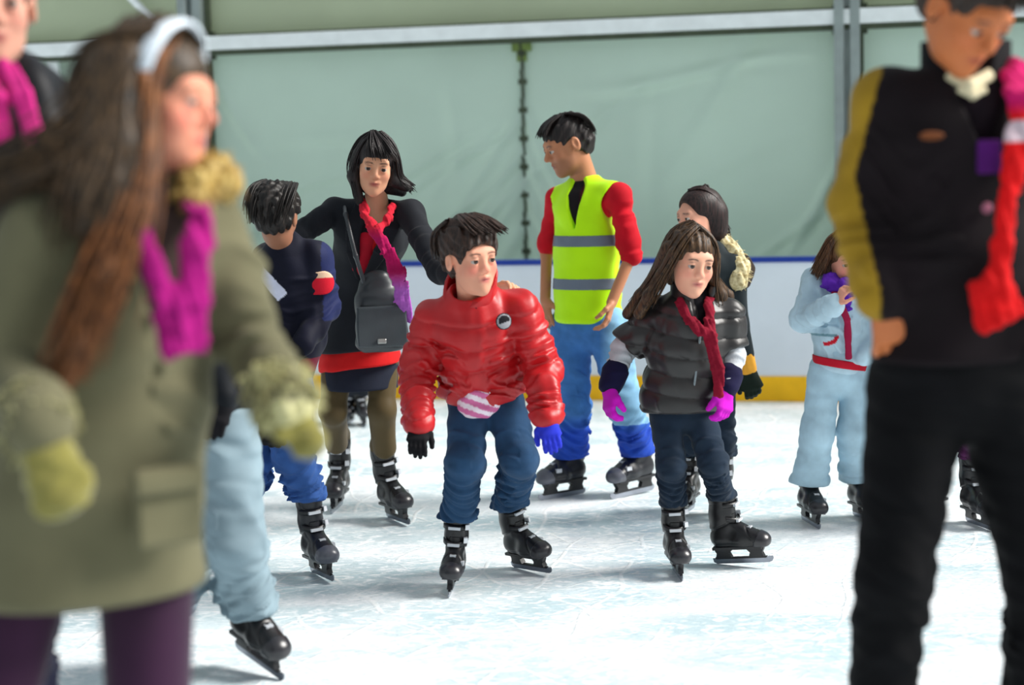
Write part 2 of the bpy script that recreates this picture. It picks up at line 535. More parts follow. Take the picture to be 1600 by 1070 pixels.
SKIN = (214, 160, 128)
class Person:
    """joints: dict name -> (px, py, dy): picture position and metres behind (+) or in front of (-) the main foot"""
    def __init__(s, name, main, joints, yaw=0, u=1.0, head=(0, 0, 0), hs=0.23, Y0=None, skate=0.85, hyaw=None):
        s.name = name
        g = G(*main)
        s.Y0 = g[1] if Y0 is None else Y0
        s.u, s.hs, s.sk = u, hs, skate
        s.J = {k: P(v[0], v[1], s.Y0 + v[2]) for k, v in joints.items()}
        s.root = V(g[0], s.Y0, 0) if Y0 is None else V(P(*main, Y0)[0], Y0, 0)
        F = frame(yaw)
        s.r, s.f = F[:, 0], F[:, 1]
        s.r_chest = unit(s.J['sb'] - s.J['sa'])
        if s.r_chest @ s.r < 0: s.r_chest = -s.r_chest
        s.hf = frame(*head)
        s.hk = hs / 0.23
        s.skates = {}
        s.hips = (s.J['ha'] + s.J['hb']) / 2
    def p(s, px, py, dy=0.0):
        return P(px, py, s.Y0 + dy)
    def H(s, a, b, c):                        # head space -> world
        return s.J['head'] + s.hf @ V(a, b, c) * s.hk
    def hl(s, shape):                         # head-space shape -> world
        return local(shape, s.J['head'], s.hf, s.hk)
    def hq(s, p):
        return ((p - s.J['head']) @ s.hf) / s.hk
    def spine(s, t, fwd=0.0):
        w = s.J.get('waist')
        a, c = s.hips, s.J['neck']
        if w is None: p = a + (c - a) * t
        elif t < 0.5: p = a + (w - a) * t * 2
        else: p = w + (c - w) * (t - 0.5) * 2
        return p + s.f * fwd
    def torso(s, sts, k=0.03):
        """sts: list of (t, half width, half depth[, forward])"""
        L = []
        for A, B in zip(sts[:-1], sts[1:]):
            r = s.r + (s.r_chest - s.r) * min(1, max(0, (A[0] + B[0]) / 2))
            L.append(ecap(s.spine(A[0], A[3] if len(A) > 3 else 0), s.spine(B[0], B[3] if len(B) > 3 else 0), A[1:3], B[1:3], r))
        return U(L, k)
    def shoulders(s, r, t=0.86, k=0.04):
        c = s.spine(t)
        return U([cap(c, s.J['sa'], r * 1.15, r), cap(c, s.J['sb'], r * 1.15, r)], k)
    def arm(s, q, r0, r1, r2, frac=1.0, k=0.02, start=0.0):
        a, e, w = s.J['s' + q], s.J['e' + q], s.J['w' + q]
        w2 = e + (w - e) * frac
        a = a + (e - a) * start
        return U([cap(a, e, r0, r1), cap(e, w2, r1, r1 + (r2 - r1) * frac)], k)
    def leg(s, q, r0, r1, r2, frac=1.0, k=0.03):
        h, kn, an = s.J['h' + q], s.J['k' + q], s.J['f' + q]
        c = s.J.get('c' + q)
        if c is not None and frac >= 1:
            return U([cap(h, kn, r0, r1), cap(kn, c, r1, r1 + (r2 - r1) * 0.7), cap(c, an, r1 + (r2 - r1) * 0.7, r2)], k)
        return U([cap(h, kn, r0, r1), cap(kn, kn + (an - kn) * frac, r1, r1 + (r2 - r1) * frac)], k)
    def hand(s, q, hk=None, **kw):
        w = s.J['w' + q]
        d = s.J['t' + q] - w if 't' + q in s.J else w - s.J['e' + q]
        n = kw.pop('n', None)
        n = (s.hips - w) * V(1, 1, 0) if n is None else n
        th = kw.pop('thumb', s.f)
        return hand_shape(w, d, n, th, hk or s.u, **kw)
    def body(s, skin=SKIN, brow=(40, 28, 22), lips=(176, 84, 84), blush=0.5, beard=0.0, h=0.0045, female=False, child=False, hide_ears=False,
             hands='ab', handkw=None, legs=True, thin=0.80, label=None, group=None):
        u = s.u * thin
        hd = s.hl(head_shape(female, child, hide_ears))
        neck = cap(s.J['neck'] - unit(s.J['head'] - s.J['neck']) * 0.02, s.H(0, -0.02, -0.05), 0.052 * s.hk * (0.9 if female or child else 1.05), 0.05 * s.hk * (0.9 if female or child else 1.05))
        L = [s.torso([(0.0, 0.13 * u, 0.095 * u), (0.35, 0.115 * u, 0.085 * u), (0.75, 0.135 * u, 0.095 * u), (0.9, 0.08 * u, 0.06 * u)], 0.04),
             s.shoulders(0.045 * u), s.arm('a', 0.042 * u, 0.034 * u, 0.025 * s.u), s.arm('b', 0.042 * u, 0.034 * u, 0.025 * s.u)]
        if legs:
            for q in 'ab':
                L.append(s.leg(q, 0.075 * u, 0.048 * u, 0.033 * u))
                ft = s.skates.get(q)
                if ft is not None:
                    L.append(cap(ft[0] @ V(0, 0.05, 0.11) * ft[2] + ft[1], ft[0] @ V(0, -0.10, 0.10) * ft[2] + ft[1], 0.03 * ft[2], 0.024 * ft[2]))
        B = U([U(L, 0.03), neck], 0.03)
        B = U([B, hd], 0.015)
        hk = handkw or {}
        for q in hands:
            B = U([B, s.hand(q, **hk.get(q, {}))], 0.012)
        v, f = polygonize(B, h)
        q = s.hq(v)
        col = np.tile(np.array(lin(skin)), (len(v), 1))
        m = (np.abs(q[:, 0]) < 0.11) & (np.abs(q[:, 1]) < 0.14) & (q[:, 2] > -0.125) & (q[:, 2] < 0.14)
        col[m] = head_color(q[m], skin, brow, lips, blush, beard)
        me = make_mesh('person', v - s.root, f, skin_mat(), col=col)
        s.o = link('person', me, None, s.root)
        tag(s.o, label, 'person', group)
        # eyes
        em = eye_mesh()
        for k in (-1, 1):
            e = link('eye', em, s.o)
            M = Matrix(np.stack([s.hf[:, 1], s.hf[:, 0], s.hf[:, 2]], 1).tolist())
            e.matrix_basis = Matrix.LocRotScale(Vector(s.H(k * 0.031, 0.0790, 0.002) - s.root), M.to_quaternion(), Vector([s.hk] * 3))
        return s.o
    def part(s, name, shape, mat, h=0.006, col=None, label=None, parent=None):
        v, f = polygonize(shape, h)
        c = col(v) if col is not None else None
        me = make_mesh(name, v - s.root, f, mat, col=c)
        o = link(name, me, parent or s.o)
        if label: o['label'] = label
        return o
    def add_skate(s, q, px, py, yaw=0, pitch=0, lean=0, lift=0.0, dy=None, sc=None):
        """px, py: where the middle of the blade meets the ice in the picture"""
        sc = sc or s.sk
        g = G(px, py) if dy is None else P(px, py, s.Y0 + dy)
        L = Matrix.Rotation(math.radians(lean), 3, 'Y')
        R = L @ Matrix.Rotation(math.radians(yaw), 3, 'Z') @ Matrix.Rotation(math.radians(pitch), 3, 'X')
        Rn = np.array(R)
        zs = [(Rn @ V(x, y, 0) * sc)[2] for x in (-0.002, 0.002) for y in (-0.13, 0.12)]
        pos = V(g[0], g[1], -min(zs) + lift) if lift or dy is None else V(g[0], g[1], g[2])
        s.skates[q] = (Rn, pos, sc)
        s.J['f' + q] = Rn @ V(0, 0.055, 0.17) * sc + pos
        s.J['c' + q] = Rn @ V(0, 0.047, 0.355) * sc + pos
    def build_skates(s, style='black'):
        for q, (Rn, pos, sc) in s.skates.items():
            protos = skate_protos(style)
            M = Matrix(Rn.tolist())
            b = link('ice_skate', protos[0][1], s.o)
            b.matrix_basis = Matrix.LocRotScale(Vector(pos - s.root), M.to_quaternion(), Vector([sc] * 3))
            for nm, me in protos[1:]:
                link(nm, me, b)

def eye_mesh():
    if 'eye' in MC: return MC['eye']
    mb = bpy.data.meshes.new('eye')
    v, f, mi = [], [], []
    n, r = 20, 0.0135
    angs = [0, 0.28, 0.62, 0.66, 0.9, 1.4, 2.0, 2.6, math.pi]
    for a in angs:
        for j in range(n):
            t = 2 * math.pi * j / n
            v.append((r * math.cos(a), r * math.sin(a) * math.cos(t), r * math.sin(a) * math.sin(t)))
    for i in range(len(angs) - 1):
        for j in range(n):
            a, b = i * n + j, i * n + (j + 1) % n
            f.append((a, b, b + n, a + n)); mi.append(0 if i < 1 else 1 if i < 3 else 2)
    mb.from_pydata(v, [], f)
    for c, nm in (((8, 6, 6), 'pupil'), ((62, 40, 26), 'iris'), ((178, 168, 160), 'eye_white')):
        mb.materials.append(cloth(nm, c, rough=0.15, bump=0, var=0, sheen=0, spec=0.5))
    for p, k in zip(mb.polygons, mi):
        p.material_index = k; p.use_smooth = True
    mb.update()
    MC['eye'] = mb
    return mb

# ------------------------------------------------------------------ skates (toe towards -Y, blade edge on z = 0)
def skate_protos(style):
    key = 'skate_' + style
    if key in MC: return MC[key]
    c = {'black': (16, 15, 18), 'grey': (24, 25, 32)}[style]
    shell = cloth('skate_shell_' + style, c, rough=0.34, bump=0.05, var=0.25, sheen=0, spec=0.5, big=20)
    pad = cloth('skate_liner', (30, 30, 34), rough=0.8)
    strapm = cloth('skate_strap', (22, 22, 25), rough=0.4, sheen=0, spec=0.5)
    buck = cloth('skate_buckle', (196, 200, 206), rough=0.3, sheen=0, bump=0, spec=0.6)
    plast = cloth('skate_holder', (24, 24, 28), rough=0.35, sheen=0, spec=0.5)
    steel = cloth('skate_blade', (150, 155, 165), rough=0.25, sheen=0, metal=0.9, bump=0)
    X = (1, 0, 0)
    foot = U([ecap((0, 0.085, 0.118), (0, -0.02, 0.112), (0.040, 0.046), (0.046, 0.044), X),
              ecap((0, -0.02, 0.112), (0, -0.115, 0.103), (0.046, 0.042), (0.044, 0.033), X),
              ecap((0, 0.070, 0.13), (0, 0.060, 0.23), (0.041, 0.055), (0.043, 0.052), X),
              ecap((0, 0.060, 0.23), (0, 0.050, 0.315), (0.043, 0.052), (0.048, 0.056), X),
              ecap((0, 0.050, 0.31), (0, 0.047, 0.35), (0.048, 0.056), (0.049, 0.057), X),
              ecap((0, 0.02, 0.18), (0, -0.09, 0.120), (0.036, 0.030), (0.036, 0.024), X)], 0.03)
    foot = inter(inter(foot, half((0, 0, 0.078), (0, 0, -1)), 0.01), half((0, 0.05, 0.352), (0, -0.1, 1)), 0.01)
    def seams(p):
        y, z = p[:, 1], p[:, 2]
        g = 0.0022 * np.exp(-((z - 0.100 + 0.1 * (y + 0.05) ** 2) / 0.004) ** 2)
        g += 0.003 * np.exp(-((y + 0.085 - (z - 0.1) * 0.5) / 0.004) ** 2)
        g += 0.003 * np.exp(-((z - 0.205 + y * 0.4) / 0.004) ** 2)
        return g
    v, q = polygonize(disp(foot, seams), 0.0045)
    boot = make_mesh('ice_skate', v, q, shell)
    cuff = sub(inter(inter(U([ecap((0, 0.068, 0.17), (0, 0.060, 0.23), (0.047, 0.060), (0.049, 0.058), X),
                              ecap((0, 0.060, 0.23), (0, 0.052, 0.29), (0.049, 0.058), (0.053, 0.061), X)], 0.02),
                           half((0, 0.06, 0.295), (0, 0.25, 1)), 0.006), half((0, 0.06, 0.185), (0, -0.3, -1)), 0.006),
               box((0, -0.03, 0.21), (0.022, 0.05, 0.022)), 0.006)
    v, q = polygonize(cuff, 0.0045)
    cuffm = make_mesh('cuff', v, q, shell)
    toe = inter(grow(foot, 0.004), half((0, -0.085, 0.1), (0, 1, 0.45)), 0.004)
    v, q = polygonize(toe, 0.0045)
    toem = make_mesh('toe_cap', v, q, cloth('skate_toe_' + style, {'black': (34, 33, 38), 'grey': (84, 86, 96)}[style], rough=0.3, sheen=0, spec=0.6, bump=0))
    lin_ = inter(inter(grow(foot, -0.004), half((0, 0.05, 0.345), (0, -0.1, 1))), half((0, 0, 0.30), (0, 0, -1)))
    lin_ = inter(inter(ecap((0, 0.052, 0.29), (0, 0.045, 0.39), (0.044, 0.050), (0.050, 0.056), X), half((0, 0, 0.372), (0, -0.1, 1)), 0.012), half((0, 0, 0.3), (0, 0, -1)))
    v, q = polygonize(lin_, 0.005)
    linm = make_mesh('boot_liner', v, q, pad)
    out = [('ice_skate', boot), ('cuff', cuffm), ('toe_cap', toem), ('boot_liner', linm)]
    # straps and buckles
    for (cy, cz, rx, ry, tilt) in ((0.052, 0.282, 0.056, 0.066, 0.10), (0.045, 0.225, 0.052, 0.062, 0.35), (-0.035, 0.150, 0.046, 0.042, 0.0)):
        m = MB()
        pts = []
        for j in range(15):
            a = math.radians(200 + 140 * j / 14)
            if cz > 0.16:
                x, y = rx * math.cos(a), ry * math.sin(a)
                pts.append((x, cy + y, cz + tilt * y))
            else:
                a = math.radians(10 + 160 * j / 14)
                pts.append((rx * math.cos(a), cy - 0.6 * (rx * math.sin(a)) + 0.01, 0.112 + ry * math.sin(a) * 1.15))
        i0 = len(m.v)
        for p in pts:
            p = V(*p)
            if cz > 0.16: o, w = V(p[0], p[1] - cy, 0), V(0, 0.0, 0.011)
            else: o, w = V(p[0], 0, p[2] - 0.112), V(0, 0.010, 0.004)
            o = unit(o) * 0.004
            m.v += [tuple(p - w), tuple(p - w + o), tuple(p + w + o), tuple(p + w)]
        for j in range(len(pts) - 1):
            b = i0 + 4 * j
            for k in range(4):
                m.f.append((b + k, b + (k + 1) % 4, b + 4 + (k + 1) % 4, b + 4 + k))
        out.append(('strap', m.mesh('strap', strapm, True)))
        m = MB()
        if cz > 0.16:
            x = rx * 0.80; y = cy - ry * 0.62
            m.quadbox([(x - 0.002, y - 0.020, cz - 0.012), (x + 0.016, y - 0.008, cz - 0.012), (x + 0.010, y + 0.030, cz - 0.009), (x - 0.008, y + 0.02, cz - 0.009),
                       (x - 0.002, y - 0.020, cz + 0.010), (x + 0.014, y - 0.008, cz + 0.010), (x + 0.008, y + 0.028, cz + 0.009), (x - 0.008, y + 0.02, cz + 0.009)])
            m.box((-0.030, cy - ry - 0.010, cz + tilt * -ry - 0.006), (0.022, cy - ry + 0.002, cz - tilt * ry + 0.006))
        else:
            m.box((0.030, -0.075, 0.128), (0.050, -0.045, 0.146))
            m.box((-0.012, -0.070, 0.156), (0.014, -0.052, 0.170))
        out.append(('buckle', m.mesh('buckle', buck)))
    m = MB()
    m.prism([(-0.125, 0.082), (-0.118, 0.070), (-0.105, 0.048), (-0.112, 0.030), (-0.040, 0.030), (-0.048, 0.050), (-0.030, 0.070),
             (0.030, 0.070), (0.052, 0.050), (0.042, 0.030), (0.118, 0.030), (0.112, 0.050), (0.122, 0.070), (0.125, 0.082)], -0.012, 0.012)
    m.box((-0.036, -0.115, 0.072), (0.036, 0.120, 0.084))
    m.prism([(-0.125, 0.030), (-0.12, 0.022), (0.12, 0.022), (0.125, 0.030)], -0.006, 0.006)
    out.append(('blade_holder', m.mesh('blade_holder', plast)))
    m = MB()
    prof = [(-0.150, 0.030), (-0.152, 0.018), (-0.145, 0.006), (-0.130, 0.0), (0.120, 0.0), (0.135, 0.008), (0.138, 0.026), (0.12, 0.026), (-0.12, 0.026)]
    m.prism(prof, -0.002, 0.002)
    out.append(('blade', m.mesh('blade', steel)))
    MC[key] = out
    return out

# ------------------------------------------------------------------ hair
def strand_groove(A, freq, ax=(1, 0.3, 0), seed=1):
    rnd = np.random.RandomState(seed)
    ax = unit(ax).astype(F32)
    k = rnd.normal(0, 9, 3).astype(F32)
    def g(p):
        s = p @ ax
        return A * np.sin(s * freq + 2.2 * np.sin(p @ k)) + A * 0.6 * np.sin(s * freq * 2.3 + 1.7 * np.sin(p @ k * 1.7 + 1))
    return g
def short_hair(s, fr=0.0, up=0.0, seed=1, A=0.004, face=(0.070, 0.080, 0.088), fc=(0, 0.082, -0.030)):
    base = ell((0, -0.020, 0.040 + up), (0.084 + fr, 0.104 + fr, 0.088 + fr))
    base = U([base, ell((0, -0.055, -0.015), (0.070, 0.060, 0.060))], 0.03)
    g = lambda p: A * np.sin(p[:, 0] * 190 + 3 * np.sin(p[:, 1] * 45 + seed)) + A * 0.8 * np.sin(p[:, 1] * 120 + p[:, 2] * 150 + 2 * np.sin(p[:, 0] * 60)) 
    b = disp(base, g)
    b = sub(b, ell(fc, face), 0.012)
    for k in (1, -1):
        b = sub(b, ell((k * 0.082, 0.010, -0.018), (0.022, 0.036, 0.042)), 0.01)
    b = inter(b, half((0, 0, -0.065), (0, 0.3, -1)), 0.02)
    return s.hl(b)
def locks(guides, n, r=0.004, jit=0.012, seed=0, seg=4, taper=0.25):
    """many thin tapering strands following guide lines (lists of points)"""
    rnd = random.Random(seed)
    gs = []
    for g in guides:
        g = np.array(g, float)
        t = np.linspace(0, len(g) - 1, 14)
        i = np.minimum(t.astype(int), len(g) - 2)
        fr = (t - i)[:, None]
        p = g[i] * (1 - fr) + g[i + 1] * fr
        for _ in range(2):
            p[1:-1] = (p[:-2] + p[1:-1] * 2 + p[2:]) / 4
        gs.append(p)
    vs_, fs_ = [], []
    for _ in range(n):
        a = rnd.randrange(len(gs) - 1) if len(gs) > 1 else 0
        w = rnd.random()
        line = gs[a] * (1 - w) + gs[min(a + 1, len(gs) - 1)] * w
        o = V(rnd.gauss(0, 1), rnd.gauss(0, 1), rnd.gauss(0, 1)) * jit
        ph, am = rnd.random() * 6, rnd.random() * jit * 0.8
        end = 0.78 + 0.22 * rnd.random()
        m = max(4, int(len(line) * end))
        base = len(vs_)
        for k in range(m):
            f = k / (m - 1)
            p = line[k] + o * (0.35 + 0.65 * f) + V(math.sin(ph + 4 * f), math.cos(ph + 3 * f), 0) * am * f
            t = unit(line[min(k + 1, len(line) - 1)] - line[max(k - 1, 0)])
            x = unit(np.cross(t, V(0.3, 1, 0.2))); y = np.cross(t, x)
            rr = r * (1 - (1 - taper) * f ** 2)
            for j in range(seg):
                an = 2 * math.pi * j / seg
                vs_.append(p + rr * (math.cos(an) * x + math.sin(an) * y))
        for k in range(m - 1):
            for j in range(seg):
                a_, b_ = base + k * seg + j, base + k * seg + (j + 1) % seg
                fs_.append((a_, b_, b_ + seg, a_ + seg))
    return np.array(vs_), np.array(fs_)
def hair_part(s, shape, mat, guides=None, n=200, r=0.004, jit=0.01, h=0.005, seed=0, parent=None, name='hair'):
    v, f = polygonize(shape, h)
    if guides:
        v2, f2 = locks(guides, n, r, jit, seed)
        f = np.concatenate([f, f2 + len(v)]); v = np.concatenate([v, v2])
    me = make_mesh(name, v - s.root, f, mat)
    return link(name, me, parent or s.o)
def ribbon(pts, w, th, n):
    """flat band of cloth through pts; n = facing direction; w may be a list"""
    w = w if hasattr(w, '__len__') else [w] * len(pts)
    L = []
    for i in range(len(pts) - 1):
        ax = unit(np.array(pts[i + 1]) - pts[i])
        nn = n[i] if hasattr(n[0], '__len__') else n
        x = np.cross(ax, unit(nn))
        L.append(ecap(pts[i], pts[i + 1], (w[i], th), (w[i + 1], th), x))
    return U(L, th * 1.2)
def colfn(*rules, base):
    """rules: (function of points -> mask 0..1, srgb)"""
    b = np.array(lin(base))
    def f(p):
        c = np.tile(b, (len(p), 1))
        for m, k in rules:
            mm = np.clip(m(p), 0, 1)[:, None]
            c = c * (1 - mm) + np.array(lin(k)) * mm
        return c
    return f

def trousers(s, mat, rh, rk, ra, over=0.045, top=(0.118, 0.098), fold=0.009, lam=0.05, rh2=None, name='jeans', col=None, h=0.006, kk=0.025, topt=0.25, sides='ab', noise=0.004, label=None, thigh=0.5):
    L, G_ = [], [cloth_noise(noise, 30, 5)]
    ends = {}
    for i, q in enumerate(sides):
        c, f, kn, hp = s.J['c' + q], s.J['f' + q], s.J['k' + q], s.J['h' + q]
        ax = unit(f - c)
        e = c + ax * over
        ends[q] = (e, ax)
        L.append(U([cap(hp, kn, rh, rk), cap(kn, e, rk, ra), cap(e, e + ax * 0.06, ra, ra)], 0.03))
        G_.append(folds(kn, e, lam, fold, 0.1, 1.3, 7 + i)); G_.append(folds(hp, kn, lam * 1.6, fold * 0.45, thigh, 1.15, 17 + i))
    shp = U(L + [s.torso([(-0.03, *top), (topt, *top)])], kk)
    shp = disp(shp, addg(*G_))
    for q in sides:
        e, ax = ends[q]
        cut = inter(cap(e, e + ax * 0.25, ra * 2.2), half(e, -ax))
        shp = sub(shp, cut, 0.008)
    return s.part(name, shp, mat, h=h, col=col, label=label)
def glove(s, q, c, name, thumb, k=0.8, curl=22, thick=1.3, cuff=0.036, n=(0, 1, 0), h=0.004, pn='glove', mat=None, spread=8):
    w = s.J['w' + q]; d = unit(s.J['t' + q] - w)
    gl = U([hand_shape(w + d * 0.01, d, V(*n), V(*thumb), k, curl=curl, thick=thick, spread=spread), cap(w - d * 0.03, w + d * 0.02, cuff, cuff * 0.95)], 0.012)
    return s.part(pn, gl, mat or cloth(name, c, rough=0.8), h=h)
def ring_collar(s, t0, t1, r, th=0.02, fwd=0.0, open_=None, squash=0.92):
    c0, c1 = s.spine(t0), s.spine(t1, fwd)
    ax = unit(c1 - c0)
    c = sub(ecap(c0 - ax * 0.05, c1 + ax * 0.05, (r, r * squash), (r, r * squash), s.r), ecap(c0 - ax * 0.3, c1 + ax * 0.3, (r - th, r * squash - th), (r - th, r * squash - th), s.r))
    c = inter(inter(c, half(c1, ax)), half(c0, -ax))
    return c
def join_parts(s, name, mat, pieces):
    vs_, fs_, n = [], [], 0
    for v, f in pieces:
        vs_.append(v); fs_.append(f + n); n += len(v)
    return link(name, make_mesh(name, np.concatenate(vs_) - s.root, np.concatenate(fs_), mat), s.o)
def scarf(s, pts, w, th, n, c, name='scarf', seed=0, fringe=None, colf=None, wob=0.004):
    sh = disp(ribbon(pts, w, th, n), cloth_noise(wob, 45, seed))
    mat = cloth(name + '_' + s.name, c if colf is None else None, rough=0.85, bump=0.5, scale=160, var=0.2)
    return s.part(name, sh, mat, h=0.005, col=colf)

def vwedge(s, tb, tt, fwd, w, depth=0.07, shift=0.0):
    """open V at the front of a garment, to be subtracted"""
    a = s.spine(tb, fwd) + s.r_chest * shift; b = s.spine(tt, fwd * 0.9)
    return ecap(a, b, (0.006, depth), (w, depth), s.r_chest)
def cutbelow(s, shp, pt, n=(0, 0, -1), k=0.01):
    return inter(shp, half(pt, V(*n)), k)
def knit(A, sc, seed=0):                  # crumpled scarf cloth: lengthwise creases over a soft wobble
    return addg(cloth_noise(A * 1.3, sc, seed), strand_groove(0.0016, 210, (1, 0.4, 0.25), seed), cloth_noise(A * 0.4, sc * 3, seed + 1))
def lerp(a, b, t): return a + (b - a) * t
# ------------------------------------------------------------------ the setting
def ice_mat():
    m, nt, b = new_mat('ice')
    N, L = nt.nodes, nt.links
    tc = N.new('ShaderNodeTexCoord')
    def noise(scale, detail=4, dist=0.0, st=(1, 1, 1), rot=0.0):
        mp = N.new('ShaderNodeMapping'); mp.inputs['Scale'].default_value = st; mp.inputs['Rotation'].default_value = (0, 0, rot)
        n = N.new('ShaderNodeTexNoise'); n.inputs['Scale'].default_value = scale; n.inputs['Detail'].default_value = detail; n.inputs['Distortion'].default_value = dist
        L.new(tc.outputs['Object'], mp.inputs['Vector']); L.new(mp.outputs['Vector'], n.inputs['Vector'])
        return n.outputs['Fac']
    def ramp(src, a, b_, lo=0.0, hi=1.0):
        r = N.new('ShaderNodeMapRange'); r.inputs['From Min'].default_value = a; r.inputs['From Max'].default_value = b_
        r.inputs['To Min'].default_value = lo; r.inputs['To Max'].default_value = hi
        L.new(src, r.inputs['Value']); return r.outputs['Result']
    def mix(f, a, b_, mode='MIX'):
        x = N.new('ShaderNodeMix'); x.data_type = 'RGBA'; x.blend_type = mode
        if isinstance(f, float): x.inputs[0].default_value = f
        else: L.new(f, x.inputs[0])
        for i, v in ((6, a), (7, b_)):
            if isinstance(v, tuple): x.inputs[i].default_value = (*lin(v), 1)
            else: L.new(v, x.inputs[i])
        return x.outputs[2]
    wet = ramp(noise(0.9, 5, 0.8, (1, 2.2, 1)), 0.40, 0.60)
    c = mix(wet, (236, 241, 245), (196, 217, 224))
    scuff = ramp(noise(9, 8, 2.5, (1, 1.6, 1)), 0.51, 0.63)
    c = mix(scuff, c, (246, 248, 250))
    # skate tracks: thin arcs in a few directions
    tracks = None
    for k, (rot, sc) in enumerate(((0.3, 3.0), (1.25, 4.0), (-0.5, 3.5), (0.9, 7.0), (-1.1, 6.0))):
        mp = N.new('ShaderNodeMapping'); mp.inputs['Rotation'].default_value = (0, 0, rot); mp.inputs['Location'].default_value = (k * 3.1, k, 0)
        w = N.new('ShaderNodeTexWave'); w.inputs['Scale'].default_value = sc * 0.35; w.inputs['Distortion'].default_value = 7; w.inputs['Detail'].default_value = 2; w.inputs['Detail Scale'].default_value = 0.7
        L.new(tc.outputs['Object'], mp.inputs['Vector']); L.new(mp.outputs['Vector'], w.inputs['Vector'])
        t = ramp(w.outputs['Fac'], 0.988, 1.0)
        if tracks is None: tracks = t
        else:
            q = N.new('ShaderNodeMath'); q.operation = 'MAXIMUM'; L.new(tracks, q.inputs[0]); L.new(t, q.inputs[1]); tracks = q.outputs[0]
    gate = ramp(noise(2.3, 3), 0.42, 0.58)
    q = N.new('ShaderNodeMath'); q.operation = 'MULTIPLY'; L.new(tracks, q.inputs[0]); L.new(gate, q.inputs[1])
    tr = q.outputs[0]
    c = mix(tr, c, (250, 252, 253))
    dark = ramp(noise(38, 6, 1.0, (1, 2.0, 1)), 0.53, 0.69, 0.0, 0.55)
    c = mix(dark, c, (160, 186, 194))
    L.new(c, b.inputs['Base Color'])
    L.new(ramp(scuff, 0, 1, 0.28, 0.6), b.inputs['Roughness'])
    b.inputs['IOR'].default_value = 1.31
    b.inputs['Specular IOR Level'].default_value = 0.45
    bp = N.new('ShaderNodeBump'); bp.inputs['Strength'].default_value = 0.5; bp.inputs['Distance'].default_value = 0.004
    h = N.new('ShaderNodeMath'); h.operation = 'ADD'
    L.new(noise(30, 8, 1.5, (1, 1.4, 1)), h.inputs[0]); L.new(tr, h.inputs[1])
    L.new(h.outputs[0], bp.inputs['Height']); L.new(bp.outputs['Normal'], b.inputs['Normal'])
    return m
def structure(o):
    o['kind'] = 'structure'
    return o
bA, bB = G(0, 618.5), G(1600, 629.5)
WD = unit(bB - bA)                       # along the wall, to the right
WN = V(WD[1], -WD[0], 0)                 # towards the camera
if WN[1] > 0: WN = -WN
def wallpt(px, behind=0.0):              # distance along the wall line of the picture column px
    # intersect the viewing ray with the vertical plane through bA - WN*behind
    d = ray(px, 400)
    d = V(d.x, d.y, d.z)
    o = bA - WN * behind
    t = (o @ WN) / (d @ WN)
    p = d * t
    return (p - o) @ WD
def W(u, z, behind=0.0, out=0.0):
    return bA - WN * behind + WD * u + WN * out + V(0, 0, z)
def wbox(mb, u0, u1, z0, z1, behind, o0, o1):
    mb.quadbox([W(u0, z0, behind, o0), W(u1, z0, behind, o0), W(u1, z0, behind, o1), W(u0, z0, behind, o1),
                W(u0, z1, behind, o0), W(u1, z1, behind, o0), W(u1, z1, behind, o1), W(u0, z1, behind, o1)])
U0, U1, TB = -11.0, 19.0, 0.8
def wallpx(px, py):                      # (along, height) on the tent wall behind a pixel
    d = ray(px, py); o = bA - WN * TB
    t = (V(o[0], o[1], 0) @ WN) / (d.x * WN[0] + d.y * WN[1])
    p = V(d.x * t, d.y * t, CAMH + d.z * t)
    return V((p - o) @ WD, p[2])
FOLDS = [(420, 365, 800, 190, 0.035, 0.022), (380, 330, 640, 250, 0.04, 0.015), (640, 400, 812, 235, 0.03, 0.022), (600, 330, 815, 205, 0.03, 0.018),
         (670, 330, 815, 150, 0.03, 0.012), (400, 240, 620, 200, 0.05, 0.012), (700, 420, 818, 300, 0.025, 0.02), (880, 140, 1290, 88, 0.04, 0.02), (900, 130, 1200, 120, 0.05, 0.012),
         (1000, 300, 1300, 200, 0.05, 0.010), (1225, 410, 1305, 240, 0.035, 0.03), (1180, 420, 1300, 310, 0.035, 0.022), (340, 110, 420, 260, 0.04, 0.015), (345, 400, 460, 300, 0.04, 0.02),
         (1010, 110, 1030, 380, 0.06, 0.008), (700, 100, 705, 330, 0.05, 0.008), (850, 400, 960, 280, 0.04, 0.014), (0, 200, 290, 120, 0.05, 0.02)]
m = MB(); m.quadbox([(-14, -4, -0.2), (14, -4, -0.2), (14, 20, -0.2), (-14, 20, -0.2), (-14, -4, 0), (14, -4, 0), (14, 20, 0), (-14, 20, 0)])
structure(m.build('floor', ice_mat()))
